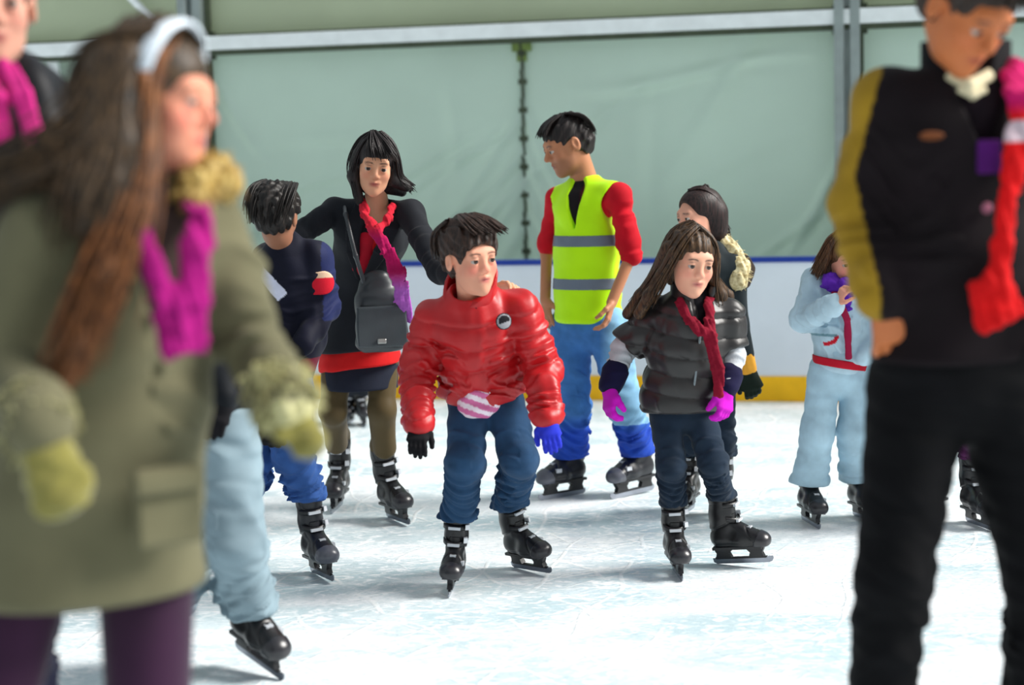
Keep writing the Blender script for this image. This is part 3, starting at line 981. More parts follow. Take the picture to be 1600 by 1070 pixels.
def sheet(name, u0, u1, z0, z1, mat, amp, nu=1300, nz=200, seed=0):
    us, zs = np.linspace(u0, u1, nu), np.linspace(z0, z1, nz)
    Ug, Zg = np.meshgrid(us, zs, indexing='ij')
    d = np.zeros_like(Ug)
    rnd = np.random.RandomState(seed)
    for _ in range(16):
        a = rnd.uniform(0.45, 1.0)
        cu, cz = rnd.uniform(u0, u1), rnd.uniform(z0, z1)
        x = (Ug - cu) * math.sin(a) - (Zg - cz) * math.cos(a)
        y = (Ug - cu) * math.cos(a) + (Zg - cz) * math.sin(a)
        wd = rnd.uniform(0.03, 0.09)
        d += rnd.choice([-1, 1]) * amp * np.exp(-(x / wd) ** 2) * np.exp(-(y / rnd.uniform(0.5, 1.3)) ** 2)
    for us_ in SEAMS:                   # folds fan out from where the sheets are laced together
        for k in range(7):
            a = 0.55 + 0.09 * k
            cz = 0.35 + 0.27 * k
            for sg in (-1, 1):
                x = (Ug - us_) * sg * math.sin(0.95) + (Zg - cz) * math.cos(0.95) * (1 if sg < 0 else 0.6)
                m_ = ((Ug - us_) * sg > 0)
                d += m_ * amp * 0.8 * np.exp(-(x / 0.035) ** 2) * np.exp(-((Ug - us_) / 1.1) ** 2)
    for (x0, y0, x1, y1, wd, am) in FOLDS if z0 < 1 else []:
        a0, a1 = wallpx(x0, y0), wallpx(x1, y1)
        L_ = np.linalg.norm(a1 - a0); e_ = (a1 - a0) / L_
        t_ = (Ug - a0[0]) * e_[0] + (Zg - a0[1]) * e_[1]
        x_ = -(Ug - a0[0]) * e_[1] + (Zg - a0[1]) * e_[0] + 0.05 * np.sin(t_ * 3 + x0)
        f_ = np.clip(t_ / (0.3 * L_), 0, 1) * np.clip((L_ - t_) / (0.3 * L_), 0, 1)
        d += am * f_ * (np.exp(-(x_ / wd) ** 2) - 0.5 * np.exp(-((x_ + wd * 1.6) / (wd * 1.3)) ** 2))
    d += 0.02 * np.sin(Ug * 1.9 + 1) * np.sin((Zg - z0) / (z1 - z0) * 3.14)
    v = (bA - WN * TB)[None, None] + WD * Ug[..., None] + WN * d[..., None] + V(0, 0, 1) * Zg[..., None]
    idx = np.arange(nu * nz).reshape(nu, nz)
    q = np.stack([idx[:-1, :-1], idx[1:, :-1], idx[1:, 1:], idx[:-1, 1:]], -1).reshape(-1, 4)
    me = make_mesh(name, v.reshape(-1, 3), q, mat)
    o = link(name, me)
    sm = o.modifiers.new('thickness', 'SOLIDIFY'); sm.thickness = 0.003; sm.offset = 0
    return structure(o)
uS = wallpt(824, TB)
pL, pR = wallpt(325, TB), wallpt(1327, TB)
SEAMS = [uS + (pR - pL) * k_ for k_ in (0, -1, 1, -2, 2, -3)]
ZB = 2.47
canvas = cloth('tent_canvas', (204, 222, 212), rough=0.6, bump=0.1, scale=90, var=0.06, big=1.2, sheen=0)
canvas2 = cloth('tent_canvas_upper', (190, 200, 176), rough=0.6, bump=0.1, scale=90, var=0.10, big=1.0, sheen=0)
for cm_, tcol in ((canvas, (214, 226, 214)), (canvas2, (206, 212, 186))):      # thin tent cloth lets daylight through
    nt_ = cm_.node_tree
    tr_ = nt_.nodes.new('ShaderNodeBsdfTranslucent'); tr_.inputs['Color'].default_value = (*lin(tcol), 1)
    mx_ = nt_.nodes.new('ShaderNodeMixShader'); mx_.inputs[0].default_value = 0.35
    out_ = [n_ for n_ in nt_.nodes if n_.type == 'OUTPUT_MATERIAL'][0]
    pb_ = nt_.nodes['Principled BSDF']
    nt_.links.new(pb_.outputs[0], mx_.inputs[1]); nt_.links.new(tr_.outputs[0], mx_.inputs[2]); nt_.links.new(mx_.outputs[0], out_.inputs['Surface'])
alu = cloth('aluminium', (238, 243, 243), rough=0.35, bump=0.03, var=0.06, sheen=0, metal=0.1, spec=0.5)
alud = cloth('aluminium_dull', (150, 160, 158), rough=0.5, bump=0.03, var=0.1, sheen=0, metal=0.3)
seamm = cloth('lacing', (74, 82, 66), rough=0.8)
sheet('wall_back', U0, U1, 0.0, ZB, canvas, 0.03, seed=4)
sheet('wall_back_upper', U0, U1, ZB, 4.2, canvas2, 0.006, seed=9)
m = MB(); wbox(m, U0, U1, ZB, ZB + 0.10, TB, 0.05, 0.16)
b = structure(m.build('trim_1', alu, bevel=0.006))
m = MB(); wbox(m, U0, U1, ZB - 0.035, ZB, TB, 0.05, 0.13); wbox(m, U0, U1, ZB + 0.10, ZB + 0.115, TB, 0.06, 0.12)
m.build('trim_shade_strip', seamm, b)  # dark strip under the beam stands in for its shadow
n = 2
for k in (-3, -2, -1, 0, 1, 2, 3):
    u = pL + (pR - pL) * k
    m = MB()
    wbox(m, u - 0.085, u - 0.02, 0, 4.2, TB, 0.02, 0.20)
    wbox(m, u + 0.02, u + 0.085, 0, 4.2, TB, 0.02, 0.17)
    wbox(m, u - 0.02, u + 0.02, 0, 4.2, TB, 0.02, 0.12)
    p = structure(m.build('trim_%d' % n, alud, bevel=0.004)); n += 1
    m = MB(); wbox(m, u + 0.085, u + 0.105, 0, 4.2, TB, 0.02, 0.10)
    m.build('keder_rail', seamm, p)
    m = MB(); wbox(m, u - 0.10, u + 0.13, ZB - 0.06, ZB + 0.14, TB, 0.0, 0.07)
    m.build('joint_plate', seamm, p)
# diagonal brace in the left bay
m = MB()
uu, u2 = wallpt(283, TB), wallpt(205, TB)
m.tube([W(uu, 2.60, TB, 0.10), W(u2, 3.02, TB, 0.10), W(u2 - 1.2, 4.1, TB, 0.10)], 0.03, 10)
structure(m.build('trim_%d' % n, alu, smooth=True)); n += 1
m = MB(); u = wallpt(104, TB); wbox(m, u - 0.045, u + 0.045, 1.2, ZB - 0.03, TB, 0.02, 0.09)
structure(m.build('trim_%d' % n, alu)); n += 1
# laced seams of the canvas
for us_ in SEAMS:
    m = MB()
    wbox(m, us_ - 0.012, us_ + 0.012, 0.0, ZB - 0.03, TB, 0.0, 0.035)
    st = structure(m.build('trim_%d' % n, cloth('seam_edge', (128, 142, 128), rough=0.8))); n += 1
    m = MB()
    for k in range(11):
        z = 0.35 + k * 0.2
        wbox(m, us_ - 0.028, us_ + 0.03, z, z + 0.035, TB, 0.02, 0.045)
        m.tube([W(us_ + 0.01, z - 0.1, TB, 0.045), W(us_ - 0.01, z + 0.1, TB, 0.045)], 0.008, 6)
    m.build('lacing', seamm, st)
    m = MB(); i = len(m.v)
    wbox(m, us_ - 0.07, us_ + 0.07, ZB - 0.09, ZB - 0.03, TB, 0.02, 0.04)
    wbox(m, us_ - 0.035, us_ + 0.035, ZB - 0.16, ZB - 0.09, TB, 0.02, 0.04)
    m.build('reinforcement_patch', cloth('patch', (120, 140, 78), rough=0.8), st)

# the boards round the ice: panels, blue cap rail, yellow kick plate
root = bpy.data.objects.new('rink_barrier', None); COL.objects.link(root); root.location = bA
tag(root, 'white rink barrier with blue top rail and yellow kick plate before the tent wall', 'barrier')
def rel(mb):
    mb.v = [tuple(np.array(p) - bA) for p in mb.v]
    return mb
bw = cloth('board_white', (222, 228, 236), rough=0.35, bump=0.02, var=0.05, big=2.5, sheen=0, spec=0.5)
bblue = cloth('board_blue', (36, 62, 150), rough=0.4, bump=0.02, var=0.05, sheen=0)
byel = cloth('board_yellow', (250, 190, 30), rough=0.4, bump=0.02, var=0.08, sheen=0)
BH, PW = 0.945, 2.0
ub = U0
k = 0
while ub < U1:
    m = MB(); wbox(m, ub + 0.003, ub + PW - 0.003, 0.0, BH - 0.035, 0, -0.05, 0.0)
    rel(m).build('board_panel', bw, root, bevel=0.003)
    m = MB(); wbox(m, ub + 0.002, ub + PW - 0.002, 0.0, 0.165, 0, 0.0, 0.012)
    rel(m).build('kick_plate', byel, root, bevel=0.003)
    m = MB(); wbox(m, ub, ub + PW, BH - 0.035, BH, 0, -0.07, 0.02)
    rel(m).build('cap_rail', bblue, root, bevel=0.006)
    m = MB(); wbox(m, ub - 0.03, ub + 0.03, 0, BH - 0.04, 0, -0.12, -0.05)
    rel(m).build('board_post', alud, root)
    ub += PW
# ------------------------------------------------------------------ people
def want(n): return not ONLY or n in ONLY
def put(z): return V(0, 0, z)
def denim(name, c, **k): return cloth(name, c, rough=0.85, bump=0.4, scale=320, var=0.25, big=11, sheen=0.05, **k)

def boy_red():
    s = Person('boy', (702, 925), dict(head=(736, 404, -0.20), neck=(737, 468, -0.12), sa=(680, 500, -0.07), sb=(812, 484, -0.10),
        ea=(652, 578, -0.05), eb=(846, 572, -0.10), wa=(653, 660, -0.20), wb=(855, 652, -0.24), ta=(652, 705, -0.28), tb=(862, 690, -0.30),
        ha=(733, 620, 0.05), hb=(784, 618, 0.05), ka=(727, 722, -0.08), kb=(812, 716, -0.05)), yaw=8, u=0.80, head=(30, 4, -4), hs=0.245, skate=0.86)
    s.add_skate('a', 706, 923, yaw=-4, lean=5)
    s.add_skate('b', 830, 893, yaw=38, lean=-15, pitch=6)
    s.body(skin=(226, 158, 130), brow=(48, 32, 24), lips=(190, 90, 90), blush=0.9, child=True, h=0.0042, hands='',
           label='boy in a red puffer jacket and blue jeans skating in the middle of the ice')
    red = cloth('red_nylon', (178, 3, 14), rough=0.42, bump=0.15, scale=120, var=0.12, sheen=0.05, spec=0.45)
    T = s.torso([(-0.14, 0.152, 0.128), (0.10, 0.150, 0.128), (0.30, 0.142, 0.130), (0.62, 0.150, 0.135), (0.86, 0.135, 0.115), (0.99, 0.075, 0.075)], 0.05)
    arms = U([s.shoulders(0.070), s.arm('a', 0.070, 0.063, 0.055, 1.0), s.arm('b', 0.072, 0.065, 0.056, 0.96)], 0.03)
    J = s.J
    wr = addg(cloth_noise(0.006, 26, 3), quilt(s.spine(0.05), s.spine(0.9), 0.085, 0.008),
              folds(J['sa'], J['ea'], 0.055, 0.006, 0.2, 1.2, 2), folds(J['ea'], J['wa'], 0.050, 0.007, 0.0, 1.0, 3),
              folds(J['sb'], J['eb'], 0.055, 0.006, 0.2, 1.2, 4), folds(J['eb'], J['wb'], 0.050, 0.007, 0.0, 1.0, 5))
    jac = disp(U([T, arms], 0.022), wr)
    top = s.spine(0.97)
    jac = sub(jac, ecap(s.spine(0.9), s.spine(1.3, 0.03), (0.06, 0.055), (0.075, 0.07), s.r), 0.01)
    jac = inter(jac, half(s.spine(0.07), -(s.spine(1) - s.spine(0))), 0.02)
    s.part('jacket', jac, red)
    # stand-up collar
    c0, c1 = s.spine(0.88), s.spine(1.24, 0.0)
    col = sub(ecap(c0, c1, (0.092, 0.088), (0.104, 0.098), s.r), ecap(s.spine(0.8), s.spine(1.5, 0.0), (0.070, 0.068), (0.096, 0.092), s.r))
    col = inter(inter(col, half(s.spine(1.18), s.spine(1) - s.spine(0) - s.r * 0.25 + s.f * 0.30)), half(c0, -(c1 - c0)))
    s.part('collar', disp(col, cloth_noise(0.004, 30, 8)), red, h=0.005)
    z0, z1 = s.spine(0.1, 0.128), s.spine(0.6, 0.140)
    s.part('zip', U([cap(s.spine(0.12, 0.125), s.spine(0.3, 0.139), 0.006), cap(s.spine(0.3, 0.139), s.spine(0.62, 0.144), 0.006), cap(s.spine(0.62, 0.144), s.spine(0.97, 0.095), 0.006)]),
           cloth('zip', (70, 8, 18), rough=0.5), h=0.004)
    # round badge on the chest
    bc = P(787, 502, s.Y0 - 0.21)
    F = frame(20)
    s.part('badge', local(sub(ell((0, 0, 0), (0.030, 0.008, 0.030)), V0()), bc, F, 1), cloth('badge', None, rough=0.6),
           h=0.003, col=lambda p: badge_col((p - bc) @ F), label='round black and white badge')
    trousers(s, denim('jeans_boy', (38, 68, 100)), 0.080, 0.066, 0.060, over=0.045, top=(0.114, 0.10), fold=0.009, lam=0.045)
    # pale pink shirt hem under the jacket
    sh = inter(ecap(P(747, 615, s.Y0 - 0.06), P(748, 630, s.Y0 - 0.06), (0.080, 0.065), (0.076, 0.058), s.r), half(s.spine(0.35), s.spine(1) - s.spine(0)))
    s.part('shirt_hem', disp(sh, cloth_noise(0.005, 40, 9)), cloth('pink_shirt', None, rough=0.7),
           col=colfn((lambda p: (np.sin(p[:, 0] * 60 + p[:, 2] * 150) > 0.1) * 1.0, (240, 225, 235)), base=(210, 110, 160)))
    # gloves
    glove(s, 'a', (14, 13, 18), 'glove_black', (1, 0, 0), thick=1.35)
    glove(s, 'b', (40, 52, 190), 'glove_blue', (-1, 0, 0), thick=1.35)
    # hair: short, brushed forward over the forehead
    hm = hair_mat('hair_dark_brown', (30, 20, 17), (70, 48, 38))
    hs_ = short_hair(s, 0.008, 0.010, 3, 0.004, face=(0.066, 0.084, 0.090), fc=(0, 0.092, -0.034))
    gd = [[s.H(a * 0.6, -0.02, 0.144), s.H(a, 0.05, 0.132), s.H(a * 1.1 + 0.02, 0.082, 0.102), s.H(a * 1.1 + 0.035, 0.100, 0.088)] for a in np.linspace(-0.06, 0.06, 7)]
    gd2 = [[s.H(-0.02 * 0, -0.04, 0.130), s.H(k * 0.060, -0.03, 0.100), s.H(k * 0.080, -0.02, 0.05), s.H(k * 0.080, -0.01, 0.015)] for k in (-1, 1)]
    gd3 = [[s.H(a, -0.03, 0.130), s.H(a * 1.3, -0.09, 0.09), s.H(a * 1.2, -0.112, 0.04), s.H(a, -0.112, -0.02)] for a in np.linspace(-0.07, 0.07, 7)]
    v2, f2 = locks(gd, 150, 0.0045, 0.006, 1)
    v3, f3 = locks(gd3, 160, 0.0045, 0.006, 2)
    v1, f1 = polygonize(hs_, 0.004)
    v = np.concatenate([v1, v2, v3]); f = np.concatenate([f1, f2 + len(v1), f3 + len(v1) + len(v2)])
    link('hair', make_mesh('hair', v - s.root, f, hm), s.o)
    s.build_skates()
    return s
def V0(): return sphere((9, 9, 9), 0.01)
def badge_col(q):
    r = np.sqrt(q[:, 0] ** 2 + q[:, 2] ** 2)
    c = np.tile(np.array(lin((150, 150, 156))), (len(q), 1))
    m = (r < 0.022) & (q[:, 2] > -0.004 + 0.3 * q[:, 0]); c[m] = lin((18, 18, 24))
    m = (r > 0.026); c[m] = lin((30, 24, 30))
    return c
if want('boy'): BOY = boy_red()

def girl_vest():
    s = Person('girl', (1058, 900), dict(head=(1080, 408, -0.10), neck=(1083, 468, -0.04), sa=(1030, 492, 0.02), sb=(1135, 492, -0.02),
        ea=(974, 545, 0.06), eb=(1145, 556, -0.02), wa=(953, 604, -0.02), wb=(1135, 606, -0.10), ta=(951, 660, -0.05), tb=(1130, 670, -0.14),
        ha=(1040, 636, 0.03), hb=(1088, 636, 0.03), ka=(1048, 728, -0.05), kb=(1114, 722, -0.05)), yaw=12, u=0.78, head=(16, 12, 6), hs=0.240, skate=0.86)
    s.add_skate('a', 1058, 898, yaw=4, lean=-1)
    s.add_skate('b', 1160, 884, yaw=62, lean=-12, pitch=4)
    J = s.J
    s.body(skin=(228, 168, 140), brow=(46, 32, 26), lips=(184, 92, 92), blush=0.6, female=True, child=True, h=0.0045, hands='', hide_ears=True,
           label='girl with long brown hair in a dark puffer vest, jeans and magenta gloves')
    # sleeves of the pale jumper, navy cuffs
    sl = U([s.arm('a', 0.052, 0.046, 0.036, 0.86), s.arm('b', 0.052, 0.046, 0.036, 0.86)])
    sl = disp(sl, addg(cloth_noise(0.004, 40, 2), folds(J['ea'], J['wa'], 0.04, 0.004, 0, 1, 2), folds(J['eb'], J['wb'], 0.04, 0.004, 0, 1, 3)))
    s.part('jumper', sl, cloth('jumper_grey', (196, 200, 206), rough=0.9, bump=0.5, scale=180))
    for q in 'ab':
        a, b = lerp(J['e' + q], J['w' + q], 0.62), lerp(J['e' + q], J['w' + q], 0.95)
        s.part('cuff', disp(cap(a, b, 0.052, 0.045), cloth_noise(0.002, 60, 2)), cloth('cuff_navy', (20, 18, 52), rough=0.9), label='navy cuff')
    glove(s, 'a', (196, 20, 186), 'glove_magenta', (1, 0, 0), k=0.86, curl=30, thick=1.5, cuff=0.030, n=(1, 0.4, 0))
    glove(s, 'b', (196, 20, 186), 'glove_magenta', (-1, 0, 0), k=0.84, curl=30, thick=1.5, cuff=0.030, n=(-0.6, 0.6, 0))
    vm = cloth('vest_charcoal', (34, 31, 31), rough=0.40, bump=0.12, scale=110, var=0.15, sheen=0.05, spec=0.5)
    T = s.torso([(-0.25, 0.156, 0.124), (0.02, 0.153, 0.122), (0.2, 0.142, 0.120), (0.55, 0.146, 0.124), (0.85, 0.128, 0.108), (0.98, 0.075, 0.075)], 0.04)
    sh = U([T, s.shoulders(0.066), inter(cap(J['sa'], lerp(J['sa'], J['ea'], 0.9), 0.070, 0.068), half(lerp(J['sa'], J['ea'], 0.88), J['ea'] - J['sa']), 0.01), inter(cap(J['sb'], lerp(J['sb'], J['eb'], 0.8), 0.066, 0.064), half(lerp(J['sb'], J['eb'], 0.78), J['eb'] - J['sb']), 0.01)], 0.025)
    sh = disp(sh, addg(quilt(s.spine(0.0), s.spine(0.95), 0.075, 0.007), cloth_noise(0.006, 24, 6)))
    sh = sub(sh, ecap(s.spine(0.9), s.spine(1.3, 0.04), (0.05, 0.05), (0.07, 0.07), s.r), 0.01)
    sh = sub(sh, vwedge(s, 0.72, 1.0, 0.13, 0.05), 0.01)
    sh = cutbelow(s, sh, s.spine(-0.03), k=0.02)
    s.part('puffer_vest', sh, vm)
    col = ring_collar(s, 0.86, 1.16, 0.092, 0.020)
    col = sub(col, vwedge(s, 0.7, 1.2, 0.13, 0.075), 0.01)
    s.part('collar', disp(col, cloth_noise(0.005, 30, 8)), vm, h=0.005)
    s.part('zip', U([cap(s.spine(0.0, 0.118), s.spine(0.4, 0.130), 0.005), cap(s.spine(0.4, 0.130), s.spine(0.70, 0.128), 0.005)]), cloth('zip_grey', (120, 130, 135), rough=0.4, metal=0.5), h=0.004)
    top = s.torso([(0.6, 0.10, 0.095), (0.97, 0.07, 0.07)], 0.03)
    s.part('shirt', top, cloth('shirt_black', (20, 20, 26)))
    trousers(s, denim('jeans_dark', (28, 42, 58)), 0.067, 0.051, 0.047, top=(0.112, 0.092), fold=0.006, lam=0.035)
    # dark red scarf looped round the neck, one end hanging
    red = (126, 12, 38)
    a = [s.p(1060, 470, -0.12), s.p(1078, 502, -0.16), s.p(1100, 520, -0.19), s.p(1116, 528, -0.19)]
    s.part('scarf', disp(U([ribbon(a, 0.018, 0.009, -V(0, 1, 0) * -1), ribbon([s.p(1108, 466, -0.10), s.p(1108, 500, -0.16), s.p(1112, 535, -0.19), s.p(1120, 575, -0.20), s.p(1122, 618, -0.20)], [0.018, 0.020, 0.024, 0.026, 0.022], 0.009, V(0, 1, 0.1))], 0.01), knit(0.004, 50, 3)),
           cloth('scarf_red', red, bump=0.6, scale=140), h=0.005)
    # long hair
    hm = hair_mat('hair_brown', (34, 23, 16), (98, 70, 44))
    base = U([ell((0, -0.022, 0.040), (0.082, 0.104, 0.086)), ell((0, -0.06, -0.03), (0.078, 0.055, 0.09))], 0.04)
    base = sub(base, ell((0.008, 0.090, -0.035), (0.054, 0.075, 0.085)), 0.012)
    base = disp(base, lambda p: 0.002 * np.sin(p[:, 0] * 260 + 2 * np.sin(p[:, 2] * 20)))
    gl = [[s.H(-0.002, 0.02 - 0.02 * k, 0.128), s.H(-0.055, 0.055 - 0.035 * k, 0.095), s.H(-0.082, 0.060 - 0.035 * k, 0.03), s.p(1040 - 5 * k, 430, -0.14 + 0.05 * k), s.p(1022 - 7 * k, 462, -0.13 + 0.05 * k), s.p(1008 - 9 * k, 490, -0.08 + 0.04 * k)] for k in range(5)]
    gr = [[s.H(0.002, 0.02 - 0.02 * k, 0.128), s.H(0.055, 0.050 - 0.03 * k, 0.095), s.H(0.080, 0.048 - 0.03 * k, 0.03), s.H(0.086, 0.03 - 0.02 * k, -0.05), s.p(1122 + 5 * k, 462, -0.10 + 0.05 * k), s.p(1124 + 6 * k, 492, -0.08 + 0.05 * k)] for k in range(5)]
    tubes = U([cap(g[i], g[i + 1], 0.022, 0.022) for g in (gl[1], gl[3]) for i in range(2, 5)] + [cap(g[i], g[i + 1], 0.020, 0.020) for g in (gr[1], gr[3]) for i in range(2, 5)], 0.02)
    v1 = polygonize(U([s.hl(base), tubes], 0.02), 0.005)
    join_parts(s, 'hair', hm, [v1, locks(gl, 260, 0.0042, 0.009, 5), locks(gr, 220, 0.0042, 0.008, 6)])
    s.build_skates()
    return s
if want('girl'): girl_vest()

def blazer_woman():
    s = Person('woman', (622, 822), dict(head=(586, 258, -0.36), neck=(590, 318, -0.28), sa=(524, 330, -0.22), sb=(640, 334, -0.34),
        ea=(462, 368, -0.36), eb=(686, 424, -0.62), wa=(408, 398, -0.58), wb=(772, 452, -0.98), ta=(385, 415, -0.62), tb=(822, 436, -1.10),
        ha=(534, 512, 0.0), hb=(596, 512, 0.0), ka=(520, 642, -0.08), kb=(597, 640, -0.08), waist=(566, 425, -0.10)), yaw=4, u=0.97, head=(6, 12, 7), hs=0.232, skate=0.96)
    s.add_skate('a', 527, 795, yaw=-6, lean=2)
    s.add_skate('b', 622, 815, yaw=26, lean=-9, pitch=2)
    J = s.J
    s.body(skin=(220, 160, 126), brow=(22, 16, 14), lips=(170, 70, 70), blush=0.45, female=True, hide_ears=True, h=0.005,
           handkw=dict(a=dict(n=(0.3, 0, -1), thumb=V(0, -1, 0), curl=18), b=dict(n=(0, -0.6, -1), thumb=V(-0.3, 0, 1), curl=26)),
           label='dark-haired woman in charcoal blazer and short skirt reaching an arm to the boy in red')
    # brown tights
    tg = cloth('tights_brown', (84, 70, 44), rough=0.6, bump=0.05, var=0.08)
    s.part('tights', U([s.leg('a', 0.088, 0.054, 0.040), s.leg('b', 0.088, 0.054, 0.040), cap(J['ka'], lerp(J['ka'], J['fa'], 0.5), 0.050, 0.052), cap(J['kb'], lerp(J['kb'], J['fb'], 0.5), 0.050, 0.052)], 0.03), tg)
    # skirt and red tunic hem
    hipc = s.hips
    bot = s.p(563, 607, -0.04)
    sk = ecap(s.spine(0.1), bot, (0.160, 0.120), (0.165, 0.125), s.r)
    s.part('skirt', disp(cutbelow(s, sk, bot), cloth_noise(0.003, 18, 4)), cloth('skirt_navy', (30, 34, 48), rough=0.8))
    h1 = s.p(563, 572, -0.05)
    tu = U([ecap(s.spine(0.2), h1, (0.152, 0.130), (0.180, 0.142), s.r), s.torso([(0.2, 0.140, 0.11), (0.5, 0.118, 0.095), (0.8, 0.135, 0.098)])], 0.03)
    s.part('tunic', disp(cutbelow(s, tu, h1, (0.12, 0, -1)), cloth_noise(0.004, 25, 4)), cloth('tunic_red', (206, 24, 26), rough=0.8), label='red tunic')
    # blazer
    bm = cloth('blazer_charcoal', (27, 29, 35), rough=0.8, bump=0.3, scale=240, var=0.15)
    h2 = s.p(563, 545, -0.08)
    T = U([s.torso([(0.15, 0.150, 0.128), (0.5, 0.132, 0.112), (0.78, 0.155, 0.118), (0.95, 0.085, 0.07)], 0.04), ecap(s.spine(0.3), h2, (0.145, 0.125), (0.178, 0.140), s.r)], 0.03)
    A = U([s.shoulders(0.058, 0.9), s.arm('a', 0.056, 0.046, 0.040, 0.97), s.arm('b', 0.056, 0.048, 0.040, 0.90)], 0.02)
    bl = disp(U([T, A], 0.03), addg(cloth_noise(0.005, 22, 3), folds(J['sa'], J['ea'], 0.07, 0.004, 0.3, 1.2, 2), folds(J['sb'], J['eb'], 0.07, 0.004, 0.3, 1.2, 4)))
    bl = sub(bl, vwedge(s, 0.40, 1.02, 0.135, 0.088, 0.085), 0.008)
    bl = sub(bl, ecap(s.spine(0.93), s.spine(1.2, 0.02), (0.05, 0.05), (0.065, 0.06), s.r), 0.008)
    s.part('blazer', cutbelow(s, bl, h2, (0.1, 0, -1)), bm)
    lp = []
    for k in (-1, 1):
        pts = [s.spine(0.44, 0.135) + s.r_chest * k * 0.010, s.spine(0.66, 0.142) + s.r_chest * k * 0.062, s.spine(0.84, 0.125) + s.r_chest * k * 0.092, s.spine(0.99, 0.05) + s.r_chest * k * 0.078]
        lp.append(ribbon(pts, [0.012, 0.030, 0.028, 0.022], 0.006, s.f))
    s.part('lapel', U(lp), bm, h=0.005)
    # dark camisole with red front
    s.part('top', s.torso([(0.4, 0.112, 0.098), (0.62, 0.12, 0.105), (0.80, 0.118, 0.098)], 0.03), cloth('top_black', (26, 20, 26)), h=0.006)
    s.part('top_front', inter(s.torso([(0.45, 0.075, 0.112), (0.62, 0.09, 0.114), (0.80, 0.08, 0.106)], 0.03), half(s.spine(0.83), V(0, 0, 1))), cloth('top_red', (178, 16, 40), rough=0.7), label='red top')
    # magenta scarf round the neck, falling across to the bag
    pts = [s.p(566, 312, -0.34), s.p(570, 336, -0.42), s.p(585, 360, -0.50), s.p(604, 392, -0.54), s.p(620, 424, -0.52), s.p(628, 455, -0.44), s.p(634, 500, -0.36)]
    nk = [s.p(614, 322, -0.36), s.p(606, 342, -0.44), s.p(592, 360, -0.50)]
    s.part('scarf', disp(U([ribbon(pts, [0.016, 0.018, 0.022, 0.026, 0.030, 0.032, 0.030], 0.010, V(0, 1, 0.1)), ribbon(nk, [0.018, 0.018, 0.016], 0.010, V(0, 1, 0.1))], 0.01), knit(0.005, 45, 3)),
           cloth('scarf_blend', None, bump=0.5, scale=140), h=0.005,
           col=colfn((lambda p: np.clip((s.p(620, 424, 0)[2] - p[:, 2]) / 0.08 + 0.3, 0, 1), (178, 96, 192)), (lambda p: np.clip((p[:, 2] - s.p(600, 366, 0)[2]) / 0.05, 0, 1), (196, 30, 50)), base=(170, 16, 84)))
    # hair with fringe
    hm = hair_mat('hair_black', (14, 11, 12), (44, 34, 34))
    base = U([ell((0, -0.020, 0.042), (0.084, 0.106, 0.088)), ell((0, -0.06, -0.04), (0.080, 0.055, 0.10))], 0.04)
    base = sub(base, ell((0.0, 0.092, -0.040), (0.053, 0.075, 0.086)), 0.012)
    tub = [cap(s.H(k * 0.074, 0.0, 0.04), s.H(k * 0.082, 0.015, -0.05), 0.022, 0.024) for k in (-1, 1)]
    tub += [cap(s.H(-0.082, 0.015, -0.05), s.p(562, 315, -0.36), 0.026, 0.018), cap(s.H(0.080, 0.01, -0.05), s.p(634, 292, -0.34), 0.032, 0.022), cap(s.H(0.03, -0.03, -0.08), s.p(628, 300, -0.28), 0.04, 0.02)]
    gb = [[s.H(a * 0.3 - 0.02, 0.0, 0.136), s.H(a * 0.8 - 0.005, 0.060, 0.112), s.H(a * 1.2 + 0.012, 0.094, 0.078), s.H(a * 1.4 + 0.03, 0.098, 0.036)] for a in np.linspace(-0.05, 0.05, 7)]
    gl = [[s.H(-0.01, 0.0, 0.136), s.H(-0.062, 0.035 - 0.03 * k, 0.098), s.H(-0.088, 0.035 - 0.03 * k, 0.02), s.H(-0.090, 0.03 - 0.03 * k, -0.06), s.p(562 + 2 * k, 322, -0.38 + 0.06 * k)] for k in range(4)]
    gr = [[s.H(0.01, 0.0, 0.136), s.H(0.062, 0.035 - 0.03 * k, 0.098), s.H(0.088, 0.032 - 0.03 * k, 0.02), s.H(0.096, 0.02 - 0.03 * k, -0.05), s.p(637 + 2 * k, 288 + 2 * k, -0.36 + 0.05 * k), s.p(646 - k, 294 + 2 * k, -0.34)] for k in range(4)]
    join_parts(s, 'hair', hm, [polygonize(U([s.hl(base)] + tub, 0.02), 0.005), locks(gb, 80, 0.004, 0.007, 1), locks(gl, 180, 0.0042, 0.008, 2), locks(gr, 200, 0.0042, 0.009, 3)])
    s.build_skates()
    # shoulder bag resting against her hip
    c = s.p(594, 488, -0.36)
    F = frame(8)
    bag = bpy.data.objects.new('handbag', None); COL.objects.link(bag); bag.location = Vector(c)
    tag(bag, 'dark grey slouchy handbag hanging at the hip of the woman in blazer', 'bag')
    bmn = cloth('bag_leather', (50, 54, 58), rough=0.4, bump=0.2, scale=60, spec=0.5, sheen=0)
    s2 = lambda nm, shp, mat, h=0.005: link(nm, (lambda vf: make_mesh(nm, vf[0] - c, vf[1], mat))(polygonize(shp, h)), bag)
    body = U([local(box((0, 0, -0.04), (0.104, 0.042, 0.125), rnd=0.04), c, F, 1), local(ell((-0.015, 0, 0.10), (0.075, 0.036, 0.075)), c, F, 1)], 0.04)
    s2('bag_body', disp(body, cloth_noise(0.005, 25, 4)), bmn)
    s2('flap', disp(local(box((0.004, 0.045, -0.055), (0.106, 0.010, 0.085), rnd=0.009), c, F, 1), cloth_noise(0.004, 20, 4)), cloth('bag_flap', (66, 72, 76), rough=0.35, bump=0.2, scale=60, spec=0.5, sheen=0))
